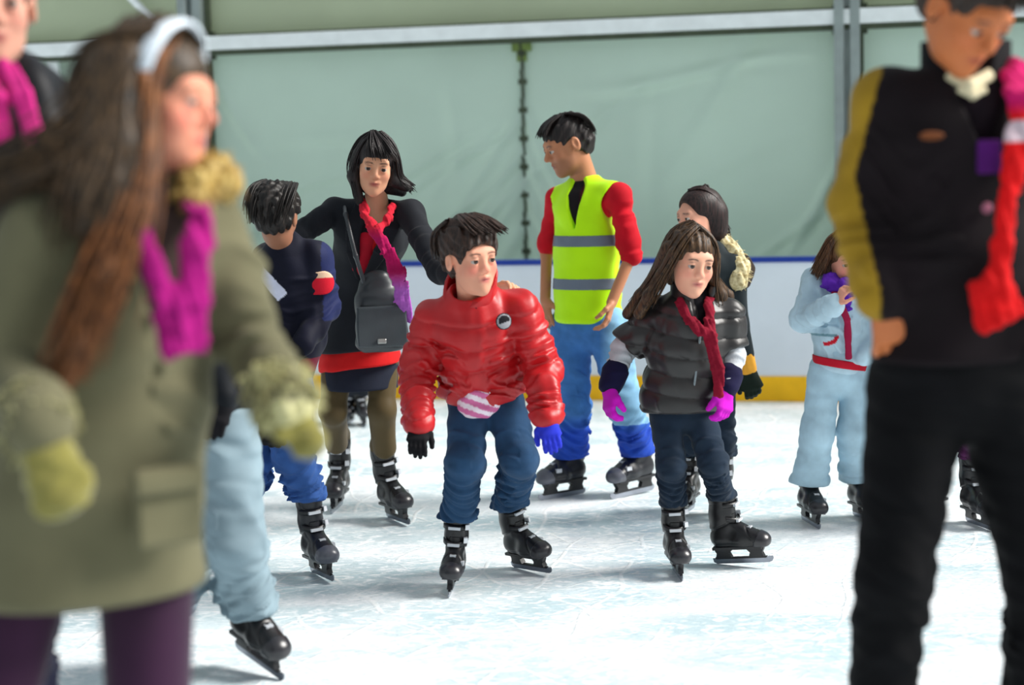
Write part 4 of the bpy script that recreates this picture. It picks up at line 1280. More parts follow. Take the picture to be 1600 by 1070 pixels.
    s2('clasp', local(box((0.0, 0.058, -0.115), (0.018, 0.006, 0.010), rnd=0.003), c, F, 1), cloth('clasp', (190, 190, 185), rough=0.3, metal=0.8), 0.003)
    s2('shoulder_strap', U([cap(s.p(572, 452, -0.38), s.p(556, 400, -0.42), 0.009), cap(s.p(556, 400, -0.42), s.p(540, 335, -0.36), 0.009), cap(s.p(540, 335, -0.36), s.p(538, 318, -0.24), 0.009)], 0.01), bmn)
    return s
if want('woman'): blazer_woman()

def vest_man():
    s = Person('man', (935, 778), dict(head=(886, 226, -0.02), neck=(914, 286, 0.02), sa=(872, 312, 0.10), sb=(966, 306, -0.12),
        ea=(854, 395, 0.16), eb=(986, 398, -0.16), wa=(852, 468, 0.06), wb=(956, 472, -0.22), ta=(856, 520, 0.02), tb=(946, 515, -0.24),
        ha=(892, 508, 0.06), hb=(948, 508, -0.06), ka=(896, 632, -0.02), kb=(976, 628, -0.12)), yaw=-30, u=1.0, head=(-72, 22, -2), hs=0.258, skate=1.0)
    s.add_skate('a', 880, 776, yaw=-52, lean=0)
    s.add_skate('b', 990, 774, yaw=-50, lean=-3)
    J = s.J
    s.body(skin=(186, 124, 88), brow=(20, 14, 12), lips=(140, 70, 60), blush=0.25, beard=0.45, h=0.005,
           handkw=dict(a=dict(n=V(0.6, 0.5, 0), thumb=V(-0.5, -1, 0), curl=20), b=dict(n=V(-1, 0.2, 0), thumb=V(-0.3, -1, 0), curl=24)),
           label='man in a fluorescent yellow-green safety vest, red shirt and jeans by the barrier')
    s.part('shirt', disp(U([s.torso([(0.2, 0.135, 0.105), (0.5, 0.13, 0.105), (0.85, 0.14, 0.11), (0.97, 0.075, 0.065)], 0.04), s.shoulders(0.058), cap(J['sb'], J['eb'], 0.054, 0.054), cap(J['sa'], lerp(J['sa'], J['ea'], 0.85), 0.054, 0.052)], 0.03),
           addg(cloth_noise(0.005, 24, 2), folds(J['sb'], J['eb'], 0.07, 0.004, 0.1, 1.1, 4))), cloth('shirt_red_man', None, rough=0.8),
           col=colfn((lambda p: np.clip(1.5 - np.abs((p - s.spine(0.8)) @ s.r_chest) / 0.085, 0, 1) * ((p - s.spine(0.8)) @ s.f > 0), (26, 20, 24)), base=(196, 14, 34)))
    T = s.torso([(-0.22, 0.168, 0.134), (-0.02, 0.166, 0.132), (0.25, 0.155, 0.128), (0.55, 0.158, 0.132), (0.84, 0.150, 0.125), (0.97, 0.085, 0.080)], 0.04)
    Vs = U([T, cap(s.spine(0.86), lerp(s.spine(0.86), J['sa'], 0.86), 0.074, 0.070), cap(s.spine(0.86), lerp(s.spine(0.86), J['sb'], 0.80), 0.074, 0.072), cap(s.spine(0.97), lerp(s.spine(0.86), J['sb'], 0.85) + V(0, 0, 0.012), 0.055, 0.060), cap(s.spine(0.97), lerp(s.spine(0.86), J['sa'], 0.8) + V(0, 0, 0.012), 0.055, 0.058)], 0.03)
    Vs = disp(Vs, cloth_noise(0.006, 15, 8))
    body_cut = U([s.arm('b', 0.088, 0.07, 0.05), s.arm('a', 0.078, 0.07, 0.05)])
    Vs = sub(Vs, cap(lerp(J['sb'], J['eb'], 0.12), lerp(J['sb'], J['eb'], 0.5), 0.085, 0.075), 0.01)
    Vs = sub(Vs, cap(lerp(J['sa'], J['ea'], 0.15), lerp(J['sa'], J['ea'], 0.5), 0.075, 0.07), 0.01)
    Vs = sub(Vs, vwedge(s, 0.70, 1.05, 0.15, 0.062, 0.08), 0.008)
    Vs = sub(Vs, ecap(s.spine(0.95), s.spine(1.25), (0.055, 0.055), (0.065, 0.06), s.r), 0.008)
    lo = s.p(915, 497, 0)
    fc = s.spine(0.0, 0.16)
    Vs = sub(Vs, inter(cap(fc + V(0, 0, -0.12), fc + V(0, 0, -0.1), 0.10), half(fc + V(0, 0, 0.1), V(0, 0, 1))), 0.02)
    Vs = cutbelow(s, Vs, s.spine(0.02), k=0.03)
    s.part('safety_vest', Vs, cloth('hi_vis', (196, 255, 10), rough=0.6, bump=0.1, var=0.05, sheen=0.1))
    for t in (0.30, 0.60):
        c = s.spine(t)
        bd = inter(inter(grow(Vs, 0.003), half(c + V(0, 0, 0.025), V(0, 0, 1))), half(c - V(0, 0, 0.025), V(0, 0, -1)))
        s.part('reflective_band', bd, cloth('reflector', (112, 122, 136), rough=0.35, bump=0.02, var=0.08, sheen=0), h=0.005, label='grey reflective band')
    trousers(s, denim('jeans_light', None), 0.100, 0.076, 0.078, over=0.17, top=(0.150, 0.115), fold=0.010, lam=0.06, noise=0.005,
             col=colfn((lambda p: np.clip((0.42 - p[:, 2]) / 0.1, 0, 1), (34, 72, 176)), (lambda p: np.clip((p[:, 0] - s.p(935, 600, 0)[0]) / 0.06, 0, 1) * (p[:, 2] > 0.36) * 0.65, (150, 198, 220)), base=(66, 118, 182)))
    hm = hair_mat('hair_black_man', (16, 12, 12), (46, 36, 34))
    sh = short_hair(s, -0.002, 0.0, 5, 0.003, face=(0.075, 0.080, 0.086), fc=(0, 0.078, -0.045))
    gd = [[s.H(a * 0.8, -0.01, 0.125), s.H(a, 0.05, 0.112), s.H(a * 1.05, 0.084, 0.085), s.H(a * 1.05, 0.096, 0.068)] for a in np.linspace(-0.055, 0.055, 7)]
    gd3 = [[s.H(a, -0.03, 0.122), s.H(a * 1.3, -0.085, 0.09), s.H(a * 1.2, -0.108, 0.04), s.H(a, -0.108, -0.02)] for a in np.linspace(-0.07, 0.07, 7)]
    join_parts(s, 'hair', hm, [polygonize(sh, 0.0045), locks(gd, 90, 0.004, 0.005, 1), locks(gd3, 120, 0.004, 0.004, 2)])
    s.build_skates('grey')
    return s
if want('man'): vest_man()

def hooded_girl():
    s = Person('girl_hood', (1100, 808), dict(head=(1092, 338, 0.0), neck=(1108, 392, 0.02), sa=(1070, 414, 0.06), sb=(1146, 422, -0.04),
        ea=(1062, 490, 0.04), eb=(1152, 505, -0.02), wa=(1070, 560, -0.06), wb=(1168, 578, -0.06), ta=(1075, 600, -0.1), tb=(1184, 640, -0.08),
        ha=(1080, 590, 0.02), hb=(1125, 590, -0.02), ka=(1085, 690, -0.02), kb=(1128, 690, -0.02)), yaw=-25, u=0.85, head=(-62, 8, -4), hs=0.225, skate=0.88)
    s.add_skate('a', 1075, 800, yaw=-20)
    s.add_skate('b', 1128, 808, yaw=-15)
    J = s.J
    s.body(skin=(226, 164, 138), brow=(40, 28, 24), female=True, child=True, hands='', hide_ears=True, h=0.006, blush=0.4,
           label='girl in profile with fur-trimmed hood and orange cuff behind the girl in vest')
    dk = cloth('coat_teal', (38, 46, 50), rough=0.75, bump=0.2)
    T = U([s.torso([(0.0, 0.135, 0.115), (0.5, 0.130, 0.115), (0.85, 0.13, 0.108), (0.97, 0.08, 0.075)], 0.04), s.shoulders(0.060), s.arm('a', 0.060, 0.052, 0.044, 0.9), s.arm('b', 0.058, 0.050, 0.042, 0.66)], 0.03)
    s.part('coat', disp(T, cloth_noise(0.005, 25, 3)), dk)
    s.part('cuff', disp(cap(lerp(J['eb'], J['wb'], 0.58), lerp(J['eb'], J['wb'], 0.98), 0.044, 0.041), cloth_noise(0.003, 45, 3)), cloth('cuff_orange', (240, 170, 60), rough=0.9), label='orange cuff')
    glove(s, 'b', None, 'glove_green', (-1, -0.3, 0), k=0.86, curl=32, thick=1.6, cuff=0.036, mat=cloth('glove_dark_green', (22, 34, 26), rough=0.8))
    glove(s, 'a', (20, 20, 24), 'glove_black', (1, 0, 0), h=0.006)
    # fur round the hood lying on her shoulders
    pts = [s.p(1096, 360, 0.08), s.p(1122, 372, 0.04), s.p(1142, 392, 0.0), s.p(1156, 416, -0.06), s.p(1154, 440, -0.10)]
    fur = U([cap(pts[i], pts[i + 1], 0.034, 0.034) for i in range(4)], 0.02)
    fur = grow(fur, 0.004)
    fm = hair_mat('fur_cream', (214, 190, 130), (244, 232, 186), (60, 60, 60))
    rnd = random.Random(4)
    gs = []
    for i in range(700):
        k = rnd.random() * 3.99; a = pts[int(k)] * (1 - k % 1) + pts[int(k) + 1] * (k % 1)
        d = unit(V(rnd.gauss(0, 1), rnd.gauss(0, 1), rnd.gauss(0, 1)))
        gs.append([a + d * 0.02, a + d * 0.038, a + d * 0.050 + V(0.008, 0, -0.012)])
    tv = [locks([g], 1, 0.0022, 0.006, i) for i, g in enumerate(gs)]
    join_parts(s, 'fur_trim', fm, [polygonize(disp(fur, cloth_noise(0.006, 80, 3)), 0.006)] + tv)
    hd = sub(ell(s.p(1140, 425, 0.04), (0.11, 0.11, 0.09)), ell(s.p(1125, 395, 0.0), (0.085, 0.09, 0.09)))
    s.part('hood', disp(hd, cloth_noise(0.006, 30, 5)), cloth('hood_brown', (46, 34, 26), rough=0.8))
    trousers(s, denim('jeans_dark', (28, 42, 58)), 0.07, 0.055, 0.055, h=0.008)
    hm = hair_mat('hair_black_brown', (18, 12, 12), (60, 38, 36))
    base = U([ell((0, -0.020, 0.042), (0.084, 0.106, 0.088)), ell((0, -0.06, -0.04), (0.078, 0.06, 0.09))], 0.04)
    base = sub(base, ell((0.0, 0.098, -0.028), (0.080, 0.084, 0.108)), 0.012)
    gl = [[s.H(0.0, 0.03 - 0.02 * k, 0.118), s.H(0.05 - 0.02 * k, -0.01 - 0.02 * k, 0.124), s.H(0.07 - 0.03 * k, -0.07, 0.06), s.H(0.05 - 0.02 * k, -0.11, -0.02), s.p(1128 + 2 * k, 372 - 2 * k, 0.0 + 0.02 * k), s.p(1130, 388, 0.02 * k)] for k in range(6)]
    tub = [cap(s.H(0.02, -0.08, 0.0), s.p(1122, 374, 0.03), 0.05, 0.035)]
    join_parts(s, 'hair', hm, [polygonize(U([s.hl(base)] + tub, 0.03), 0.006), locks(gl, 260, 0.0045, 0.011, 2)])
    s.build_skates()
if want('hood'): hooded_girl()

def tracksuit_child():
    s = Person('track', (1266, 820), dict(head=(1320, 408, -0.04), neck=(1316, 452, 0.0), sa=(1272, 452, 0.02), sb=(1362, 448, 0.02),
        ea=(1254, 500, -0.02), eb=(1376, 515, -0.04), wa=(1306, 474, -0.20), wb=(1350, 560, -0.12), ta=(1322, 448, -0.22), tb=(1340, 590, -0.12),
        ha=(1290, 580, 0.0), hb=(1340, 580, 0.0), ka=(1276, 680, -0.06), kb=(1334, 676, -0.03)), yaw=14, u=0.72, head=(12, 8, -4), hs=0.225, skate=0.84)
    s.add_skate('a', 1266, 819, yaw=10, lean=4)
    s.add_skate('b', 1352, 812, yaw=16, lean=-4)
    J = s.J
    s.body(skin=(230, 160, 136), brow=(60, 40, 30), female=True, child=True, hide_ears=True, hands='a', h=0.005, blush=0.6,
           handkw=dict(a=dict(n=V(1, 0.4, 0), thumb=V(0.3, -1, 0.4), curl=35, hk=0.72)),
           label='child in a pale blue tracksuit with red trim and a purple scarf')
    pb = cloth('track_pale_blue', None, rough=0.65, bump=0.15, sheen=0.1)
    T = U([s.torso([(0.10, 0.120, 0.105), (0.5, 0.118, 0.105), (0.85, 0.118, 0.10), (0.97, 0.075, 0.07)], 0.04), s.shoulders(0.056), s.arm('a', 0.058, 0.052, 0.044, 0.95), s.arm('b', 0.056, 0.048, 0.042, 0.95)], 0.025)
    T = disp(T, addg(cloth_noise(0.006, 28, 5), folds(J['sa'], J['ea'], 0.05, 0.004, 0.2, 1.1, 2), folds(J['ea'], J['wa'], 0.05, 0.005, 0, 1, 3)))
    zc = s.p(1290, 528, 0)[2]; xc = s.p(1290, 528, 0)[0]
    def logo(p):
        r = np.sqrt((p[:, 0] - xc + 0.02) ** 2 + (p[:, 2] - zc - 0.035) ** 2)
        return ((np.abs(r - 0.052) < 0.009) & (p[:, 0] > xc - 0.025) & (p[:, 2] < zc + 0.02) & (p[:, 1] < s.Y0 + 0.0)) * 1.0
    s.part('jacket', T, pb, h=0.005, col=colfn((logo, (200, 16, 40)), (lambda p: 0.7 * (np.abs(p[:, 2] - zc - 0.02) < 0.006) * (p[:, 0] < xc + 0.03), (60, 120, 130)), base=(186, 212, 226)))
    c = s.spine(0.10)
    axs = V(0.17, 0, 1)
    belt = s.torso([(0.04, 0.126, 0.110), (0.20, 0.126, 0.110)])
    s.part('waistband', inter(inter(belt, half(c + V(0, 0, 0.020), axs)), half(c - V(0, 0, 0.014), -axs)), cloth('track_red', (196, 20, 44), rough=0.7), h=0.005, label='red waistband')
    s.part('neck_strap', disp(U([ribbon([s.p(1302, 452, -0.12), s.p(1312, 470, -0.15), s.p(1324, 500, -0.15), s.p(1326, 560, -0.13)], 0.014, 0.006, V(0, 1, 0))]), cloth_noise(0.002, 30, 2)), cloth('strap_maroon', (150, 20, 60), rough=0.7), h=0.004)
    s.part('scarf', disp(U([cap(s.p(1298, 440, -0.10), s.p(1322, 450, -0.13), 0.032), cap(s.p(1322, 450, -0.13), s.p(1346, 438, -0.08), 0.032), cap(s.p(1298, 440, -0.10), s.p(1300, 430, 0.06), 0.032), cap(s.p(1318, 450, -0.12), s.p(1322, 474, -0.12), 0.026)], 0.02), knit(0.007, 60, 2)),
           cloth('scarf_purple', (96, 40, 170), bump=0.5, scale=140), h=0.005)
    ring = ring_collar(s, 0.8, 1.15, 0.098, 0.022, fwd=-0.03)
    s.part('hood', disp(U([cap(s.p(1268, 436, 0.06), s.p(1290, 428, 0.12), 0.045), cap(s.p(1290, 428, 0.12), s.p(1350, 430, 0.12), 0.045)], 0.03), cloth_noise(0.006, 30, 4)), cloth('track_hood', (186, 212, 226), rough=0.65), h=0.006)
    trousers(s, cloth('track_trousers', (176, 206, 222), rough=0.65, bump=0.15), 0.074, 0.068, 0.078, over=0.13, top=(0.108, 0.10), fold=0.003, lam=0.12)
    hm = hair_mat('hair_brown_track', (60, 36, 22), (120, 80, 50))
    base = U([ell((0, -0.020, 0.042), (0.084, 0.106, 0.088)), ell((0, -0.05, -0.04), (0.084, 0.06, 0.10))], 0.04)
    base = sub(base, ell((0.0, 0.088, -0.040), (0.058, 0.075, 0.086)), 0.012)
    gl = [[s.H(-0.01, 0.03 - 0.02 * k, 0.130), s.H(-0.062, 0.03 - 0.02 * k, 0.095), s.H(-0.088, 0.03 - 0.03 * k, 0.02), s.p(1286 - 4 * k, 420, -0.1 + 0.04 * k), s.p(1280 - 4 * k, 436, -0.1 + 0.04 * k)] for k in range(4)]
    join_parts(s, 'hair', hm, [polygonize(s.hl(base), 0.006), locks(gl, 140, 0.004, 0.009, 2)])
    s.build_skates()
if want('track'): tracksuit_child()

def navy_boy():
    s = Person('navy', (502, 903), dict(head=(432, 338, -0.08), neck=(446, 384, 0.0), sa=(420, 418, 0.06), sb=(492, 402, 0.0),
        ea=(410, 520, -0.02), eb=(508, 478, 0.02), wa=(418, 636, -0.20), wb=(472, 540, -0.10), ta=(428, 705, -0.26), tb=(450, 560, -0.14),
        ha=(418, 610, 0.10), hb=(452, 606, 0.05), ka=(390, 735, 0.02), kb=(458, 706, -0.04), waist=(462, 500, 0.08)), yaw=150, u=0.82, head=(168, 6, -6), hs=0.225, skate=0.92)
    s.add_skate('a', 380, 885, yaw=-20, lean=0)
    s.add_skate('b', 503, 902, yaw=26, lean=-5)
    J = s.J
    s.body(skin=(150, 100, 74), brow=(20, 14, 12), child=True, hands='', h=0.006,
           label='skater in navy jacket and blue jeans, head turned away, left of the woman in blazer')
    nv = cloth('jacket_navy', None, rough=0.7, bump=0.2)
    T = U([s.torso([(-0.02, 0.125, 0.110), (0.4, 0.128, 0.115), (0.85, 0.130, 0.110), (0.97, 0.08, 0.075)], 0.04), s.shoulders(0.060), s.arm('a', 0.064, 0.056, 0.050, 0.95), s.arm('b', 0.062, 0.056, 0.048, 0.95)], 0.03)
    T = disp(T, addg(cloth_noise(0.007, 24, 3), folds(J['sb'], J['eb'], 0.06, 0.005, 0.2, 1.2, 3)))
    a0, a1 = s.p(410, 422, 0), s.p(456, 474, 0)
    dd = unit((a1 - a0) * V(1, 0, 1)); nn = V(-dd[2], 0, dd[0])
    def stripe(p):
        q = p - a0
        t = q @ dd; w = np.abs(q @ nn)
        return ((t > -0.01) & (t < 0.13) & (w < 0.020 + 0.05 * np.clip(t, 0, 0.1)) & (p[:, 1] < s.Y0)) * 1.0
    def edge(p):
        return ((p[:, 0] > s.p(505, 420, 0)[0]) & (p[:, 2] > s.p(500, 500, 0)[2]) & (p[:, 1] < s.Y0 + 0.06)) * 0.8
    s.part('jacket', T, nv, h=0.005, col=colfn((stripe, (214, 216, 236)), (edge, (26, 36, 84)), (lambda p: (p[:, 2] < s.p(460, 560, 0)[2]) * (p[:, 2] > s.p(460, 582, 0)[2]) * 0.8, (110, 16, 40)), base=(11, 13, 32)))
    c = s.p(492, 442, -0.05)
    s.part('armband', inter(grow(s.arm('b', 0.062, 0.056, 0.048, 0.95), 0.014), cap(c + V(-0.03, 0, 0), c + V(0.03, 0, 0), 0.045)), cloth('armband', None, rough=0.7), h=0.004, label='red patch with a cream edge',
           col=colfn((lambda p: (p[:, 2] > c[2] + 0.02) * 1.0, (226, 190, 160)), base=(206, 20, 44)))
    glove(s, 'a', (14, 12, 16), 'glove_black', (1, 0, 0), k=1.0, thick=1.7, curl=30, cuff=0.05)
    glove(s, 'b', (14, 12, 16), 'glove_black', (0, 0, 1), k=0.85, thick=1.4, curl=30)
    trousers(s, denim('jeans_blue', (52, 88, 150)), 0.092, 0.080, 0.064, over=0.03, top=(0.115, 0.10), fold=0.012, lam=0.05)
    hm = hair_mat('hair_dark_navy', (16, 13, 12), (40, 32, 28))
    sh = short_hair(s, 0.006, 0.0, 5, 0.004)
    gd3 = [[s.H(a, 0.0, 0.132), s.H(a * 1.3, -0.075, 0.105), s.H(a * 1.3, -0.118, 0.04), s.H(a, -0.118, -0.06)] for a in np.linspace(-0.07, 0.07, 8)]
    join_parts(s, 'hair', hm, [polygonize(sh, 0.006), locks(gd3, 160, 0.0045, 0.006, 2)])
    s.build_skates('grey')
if want('navy'): navy_boy()

def foreground_woman():
    s = Person('front', (150, 1670), dict(head=(247, 160, 0.0), neck=(222, 272, 0.0), sa=(72, 372, -0.10), sb=(322, 352, 0.08),
        ea=(10, 560, -0.14), eb=(388, 520, 0.02), wa=(62, 668, -0.30), wb=(448, 634, -0.08), ta=(100, 800, -0.34), tb=(500, 720, -0.12),
        ha=(62, 800, 0.0), hb=(228, 800, 0.04), ka=(-28, 1190, -0.04), kb=(232, 1190, 0.02), waist=(170, 560, 0.0)), yaw=32, u=0.98, head=(72, 6, 6), hs=0.228, Y0=3.11, skate=0.96)
    s.add_skate('a', -50, 1680, yaw=30, dy=-0.02)
    s.add_skate('b', 250, 1680, yaw=30, dy=0.05)
    for q in 'ab':
        R_, p_, c_ = s.skates[q]; dz = p_[2]; p_[2] = 0.0; s.J['f' + q][2] -= dz; s.J['c' + q][2] -= dz
    J = s.J
    s.body(skin=(224, 150, 122), brow=(110, 80, 50), lips=(186, 80, 84), blush=0.9, female=True, hide_ears=True, hands='', h=0.005,
           label='woman in a long beige coat with long brown hair and white headband, nearest at left')
    s.part('tights', U([s.leg('a', 0.085, 0.068, 0.056), s.leg('b', 0.092, 0.070, 0.058)], 0.02), cloth('tights_purple', (46, 14, 44), rough=0.7, bump=0.05, sheen=0.15))
    cm = cloth('coat_beige', (100, 97, 74), rough=0.9, bump=0.35, scale=150, var=0.14, sheen=0.05, big=6)
    hem = s.p(132, 905, 0.02)
    T = U([s.torso([(0.1, 0.185, 0.150), (0.5, 0.165, 0.140), (0.85, 0.165, 0.125), (0.98, 0.085, 0.08)], 0.05), ecap(s.spine(0.3), hem, (0.180, 0.15), (0.215, 0.175), s.r)], 0.04)
    A = U([s.shoulders(0.070, 0.9), s.arm('a', 0.074, 0.064, 0.058, 0.95), s.arm('b', 0.072, 0.062, 0.052, 0.9)], 0.03)
    g = addg(cloth_noise(0.009, 12, 4), folds(J['sb'], J['eb'], 0.09, 0.006, 0.2, 1.2, 3), folds(J['eb'], J['wb'], 0.07, 0.006, 0, 1, 5))
    co = disp(U([T, A], 0.035), g)
    co = sub(co, vwedge(s, 0.50, 1.02, 0.17, 0.115, 0.09, shift=0.06), 0.01)
    co = sub(co, ecap(s.spine(0.92), s.spine(1.3), (0.06, 0.06), (0.08, 0.08), s.r), 0.01)
    s.part('coat', cutbelow(s, co, hem + V(0, 0, -0.02), k=0.02), cm, h=0.006)
    # pocket flap
    pc = s.p(268, 795, -0.155)
    s.part('pocket', local(box((0, 0, 0), (0.062, 0.012, 0.068), rnd=0.011), s.p(262, 790, -0.135), frame(38), 1), cm, h=0.006)
    s.part('pocket_flap', local(box((0, 0, 0), (0.066, 0.012, 0.020), rnd=0.009), s.p(262, 752, -0.155), frame(38), 1), cm, h=0.006)
    # fur-trimmed cuffs and knitted mittens
    fm = hair_mat('fur_mustard', (170, 164, 110), (216, 212, 160), (60, 60, 60))
    for q, th in (('a', (1, 0, 0)), ('b', (-0.6, -0.6, 0))):
        w, e = J['w' + q], J['e' + q]
        ax = unit(w - e)
        cu = disp(cap(w - ax * 0.06, w + ax * 0.0, 0.052, 0.050), cloth_noise(0.006, 60, 3))
        rnd = random.Random(7)
        gs = []
        for i in range(260):
            d = unit(np.cross(ax, V(rnd.gauss(0, 1), rnd.gauss(0, 1), rnd.gauss(0, 1))))
            a = w - ax * 0.075 * rnd.random() + d * 0.042
            gs.append([a, a + d * 0.012 + ax * 0.012, a + d * 0.016 + ax * 0.03])
        join_parts(s, 'fur_cuff', fm, [polygonize(cu, 0.006)] + [locks([g_], 2, 0.004, 0.006, i) for i, g_ in enumerate(gs)])
        d = unit(J['t' + q] - w)
        if q == 'a': mit = U([ecap(w, w + d * 0.12, (0.042, 0.034), (0.048, 0.032), V(1, 0, 0)), cap(w + d * 0.03, w + d * 0.085 + V(0.045, 0, 0), 0.020, 0.017)], 0.02)
        else: mit = U([ecap(w, w + d * 0.08, (0.030, 0.028), (0.034, 0.026), V(1, 0, 0)), cap(w + d * 0.02, w + d * 0.055 + V(-0.035, -0.02, 0), 0.016, 0.014)], 0.02)
        s.part('mitten', disp(mit, cloth_noise(0.003, 90, 4)), cloth('mitten_wool', (124, 118, 58), rough=0.95, bump=0.8, scale=120, sheen=0.4), h=0.005)
    # fur of the hood behind the neck and over the far shoulder
    pts = [s.p(150, 300, -0.06), s.p(225, 318, -0.12), s.p(300, 300, -0.06), s.p(328, 268, -0.02), s.p(346, 282, 0.06), s.p(330, 300, 0.12)]
    pts = pts[2:]
    fur = U([cap(pts[i], pts[i + 1], 0.028, 0.028) for i in range(len(pts) - 1)], 0.03)
    rnd = random.Random(4); gs = []
    for i in range(320):
        k = rnd.random() * (len(pts) - 1.01); a = lerp(pts[int(k)], pts[int(k) + 1], k % 1)
        d = unit(V(rnd.gauss(0, 1), rnd.gauss(0, 1), rnd.gauss(0, 1)))
        gs.append([a + d * 0.02, a + d * 0.034, a + d * 0.046 + V(0, 0, -0.008)])
    join_parts(s, 'fur_trim', hair_mat('fur_blond', (170, 130, 50), (224, 196, 120), (60, 60, 60)), [polygonize(disp(fur, cloth_noise(0.008, 60, 3)), 0.006)] + [locks([g_], 2, 0.0035, 0.005, i) for i, g_ in enumerate(gs)])
    # pink scarf and dark top in the open coat
    s.part('top', s.torso([(0.3, 0.115, 0.128), (0.85, 0.13, 0.112)], 0.03), cloth('top_brown', (58, 44, 40), rough=0.8), h=0.008)
    f = s.f
    s1 = [s.p(215, 330, -0.12), s.p(226, 372, -0.17), s.p(246, 425, -0.185), s.p(272, 480, -0.18), s.p(292, 540, -0.175)]
    s2 = [s.p(304, 300, -0.02), s.p(312, 340, -0.11), s.p(308, 400, -0.16), s.p(298, 470, -0.175), s.p(290, 545, -0.18)]
    s.part('scarf', disp(U([ribbon(s1, [0.012, 0.014, 0.016, 0.026, 0.030], 0.012, V(0.4, -1, 0)), ribbon(s2, [0.022, 0.024, 0.020, 0.028, 0.032], 0.012, V(0.4, -1, 0))], 0.015), knit(0.007, 40, 3)),
           cloth('scarf_magenta', (152, 14, 108), bump=0.5, scale=140), h=0.005)
    # hair, long and loose
    hm = hair_mat('hair_long_brown', (30, 23, 17), (88, 66, 42), (150, 150, 30))
    base = U([ell((0, -0.022, 0.042), (0.086, 0.108, 0.088)), ell((0, -0.075, -0.04), (0.082, 0.065, 0.12))], 0.05)
    base = sub(base, ell((0.0, 0.100, -0.040), (0.078, 0.078, 0.092)), 0.015)
    gl = [[s.H(-0.02, 0.03 - 0.02 * k, 0.130), s.H(-0.082, 0.0 - 0.02 * k, 0.07), s.p(175 - 14 * k, 190 + 8 * k, -0.10), s.p(120 - 26 * k, 250 + 6 * k, -0.12), s.p(60 - 30 * k, 262 + 12 * k, -0.10), s.p(-20 - 20 * k, 290 + 14 * k, -0.06)] for k in range(4)]
    gm = [[s.H(-0.03, 0.02 - 0.02 * k, 0.126), s.H(-0.088, -0.005 - 0.02 * k, 0.04), s.p(215 - 20 * k, 230, -0.12), s.p(200 - 22 * k, 290, -0.15), s.p(190 - 20 * k, 345, -0.17), s.p(178 - 18 * k, 400, -0.18)] for k in range(5)]
    gf = [[s.H(-0.04, 0.03, 0.118), s.H(-0.090, 0.02, 0.03), s.p(236 - 8 * k, 250, -0.12), s.p(228 - 16 * k, 320, -0.17), s.p(186 - 16 * k, 420, -0.215), s.p(144 - 16 * k, 530, -0.22), s.p(100 - 18 * k, 640, -0.215)] for k in range(4)]
    tub = [cap(g_[i], g_[i + 1], r0, r0) for g_, r0 in ((gl[1], 0.024), (gl[3], 0.022), (gm[1], 0.026), (gm[3], 0.026)) for i in range(1, 4)]
    auburn = hair_mat('hair_auburn', (70, 40, 22), (150, 94, 52), (150, 150, 30))
    join_parts(s, 'hair_lock', auburn, [polygonize(U([cap(gf[1][i], gf[1][i + 1], 0.016, 0.014) for i in range(1, 6)], 0.02), 0.006), locks(gf, 420, 0.0032, 0.014, 4)])
    tub += [cap(s.H(0.05, -0.06, 0.0), s.p(215, 290, 0.04), 0.05, 0.05)]
    gc = [[s.H(a, 0.045, 0.125 - abs(a) * 0.3), s.H(a * 1.5, -0.02, 0.135 - abs(a) * 0.5), s.H(a * 1.7, -0.09, 0.09), s.H(a * 1.6, -0.13, 0.0), s.p(160, 270, a)] for a in np.linspace(-0.06, 0.05, 7)]
    join_parts(s, 'hair', hm, [polygonize(U([s.hl(base)] + tub, 0.035), 0.006), locks(gl, 600, 0.0034, 0.024, 2), locks(gm, 600, 0.0034, 0.018, 3), locks(gc, 260, 0.004, 0.008, 5)])
    band = MB()
    pts = [s.H(0.0945 * math.sin(t), 0.034 - 0.02 * (1 - math.cos(t)), 0.040 + 0.100 * math.cos(t)) for t in np.linspace(-1.5, 1.5, 25)]
    bd = U([ecap(pts[i], pts[i + 1], (0.017, 0.006), (0.017, 0.006), s.hf[:, 1]) for i in range(24)], 0.004)
    s.part('headband', bd, cloth('headband', (226, 236, 246), rough=0.6), h=0.004, label='white headband')
    s.build_skates()
if want('front'): foreground_woman()

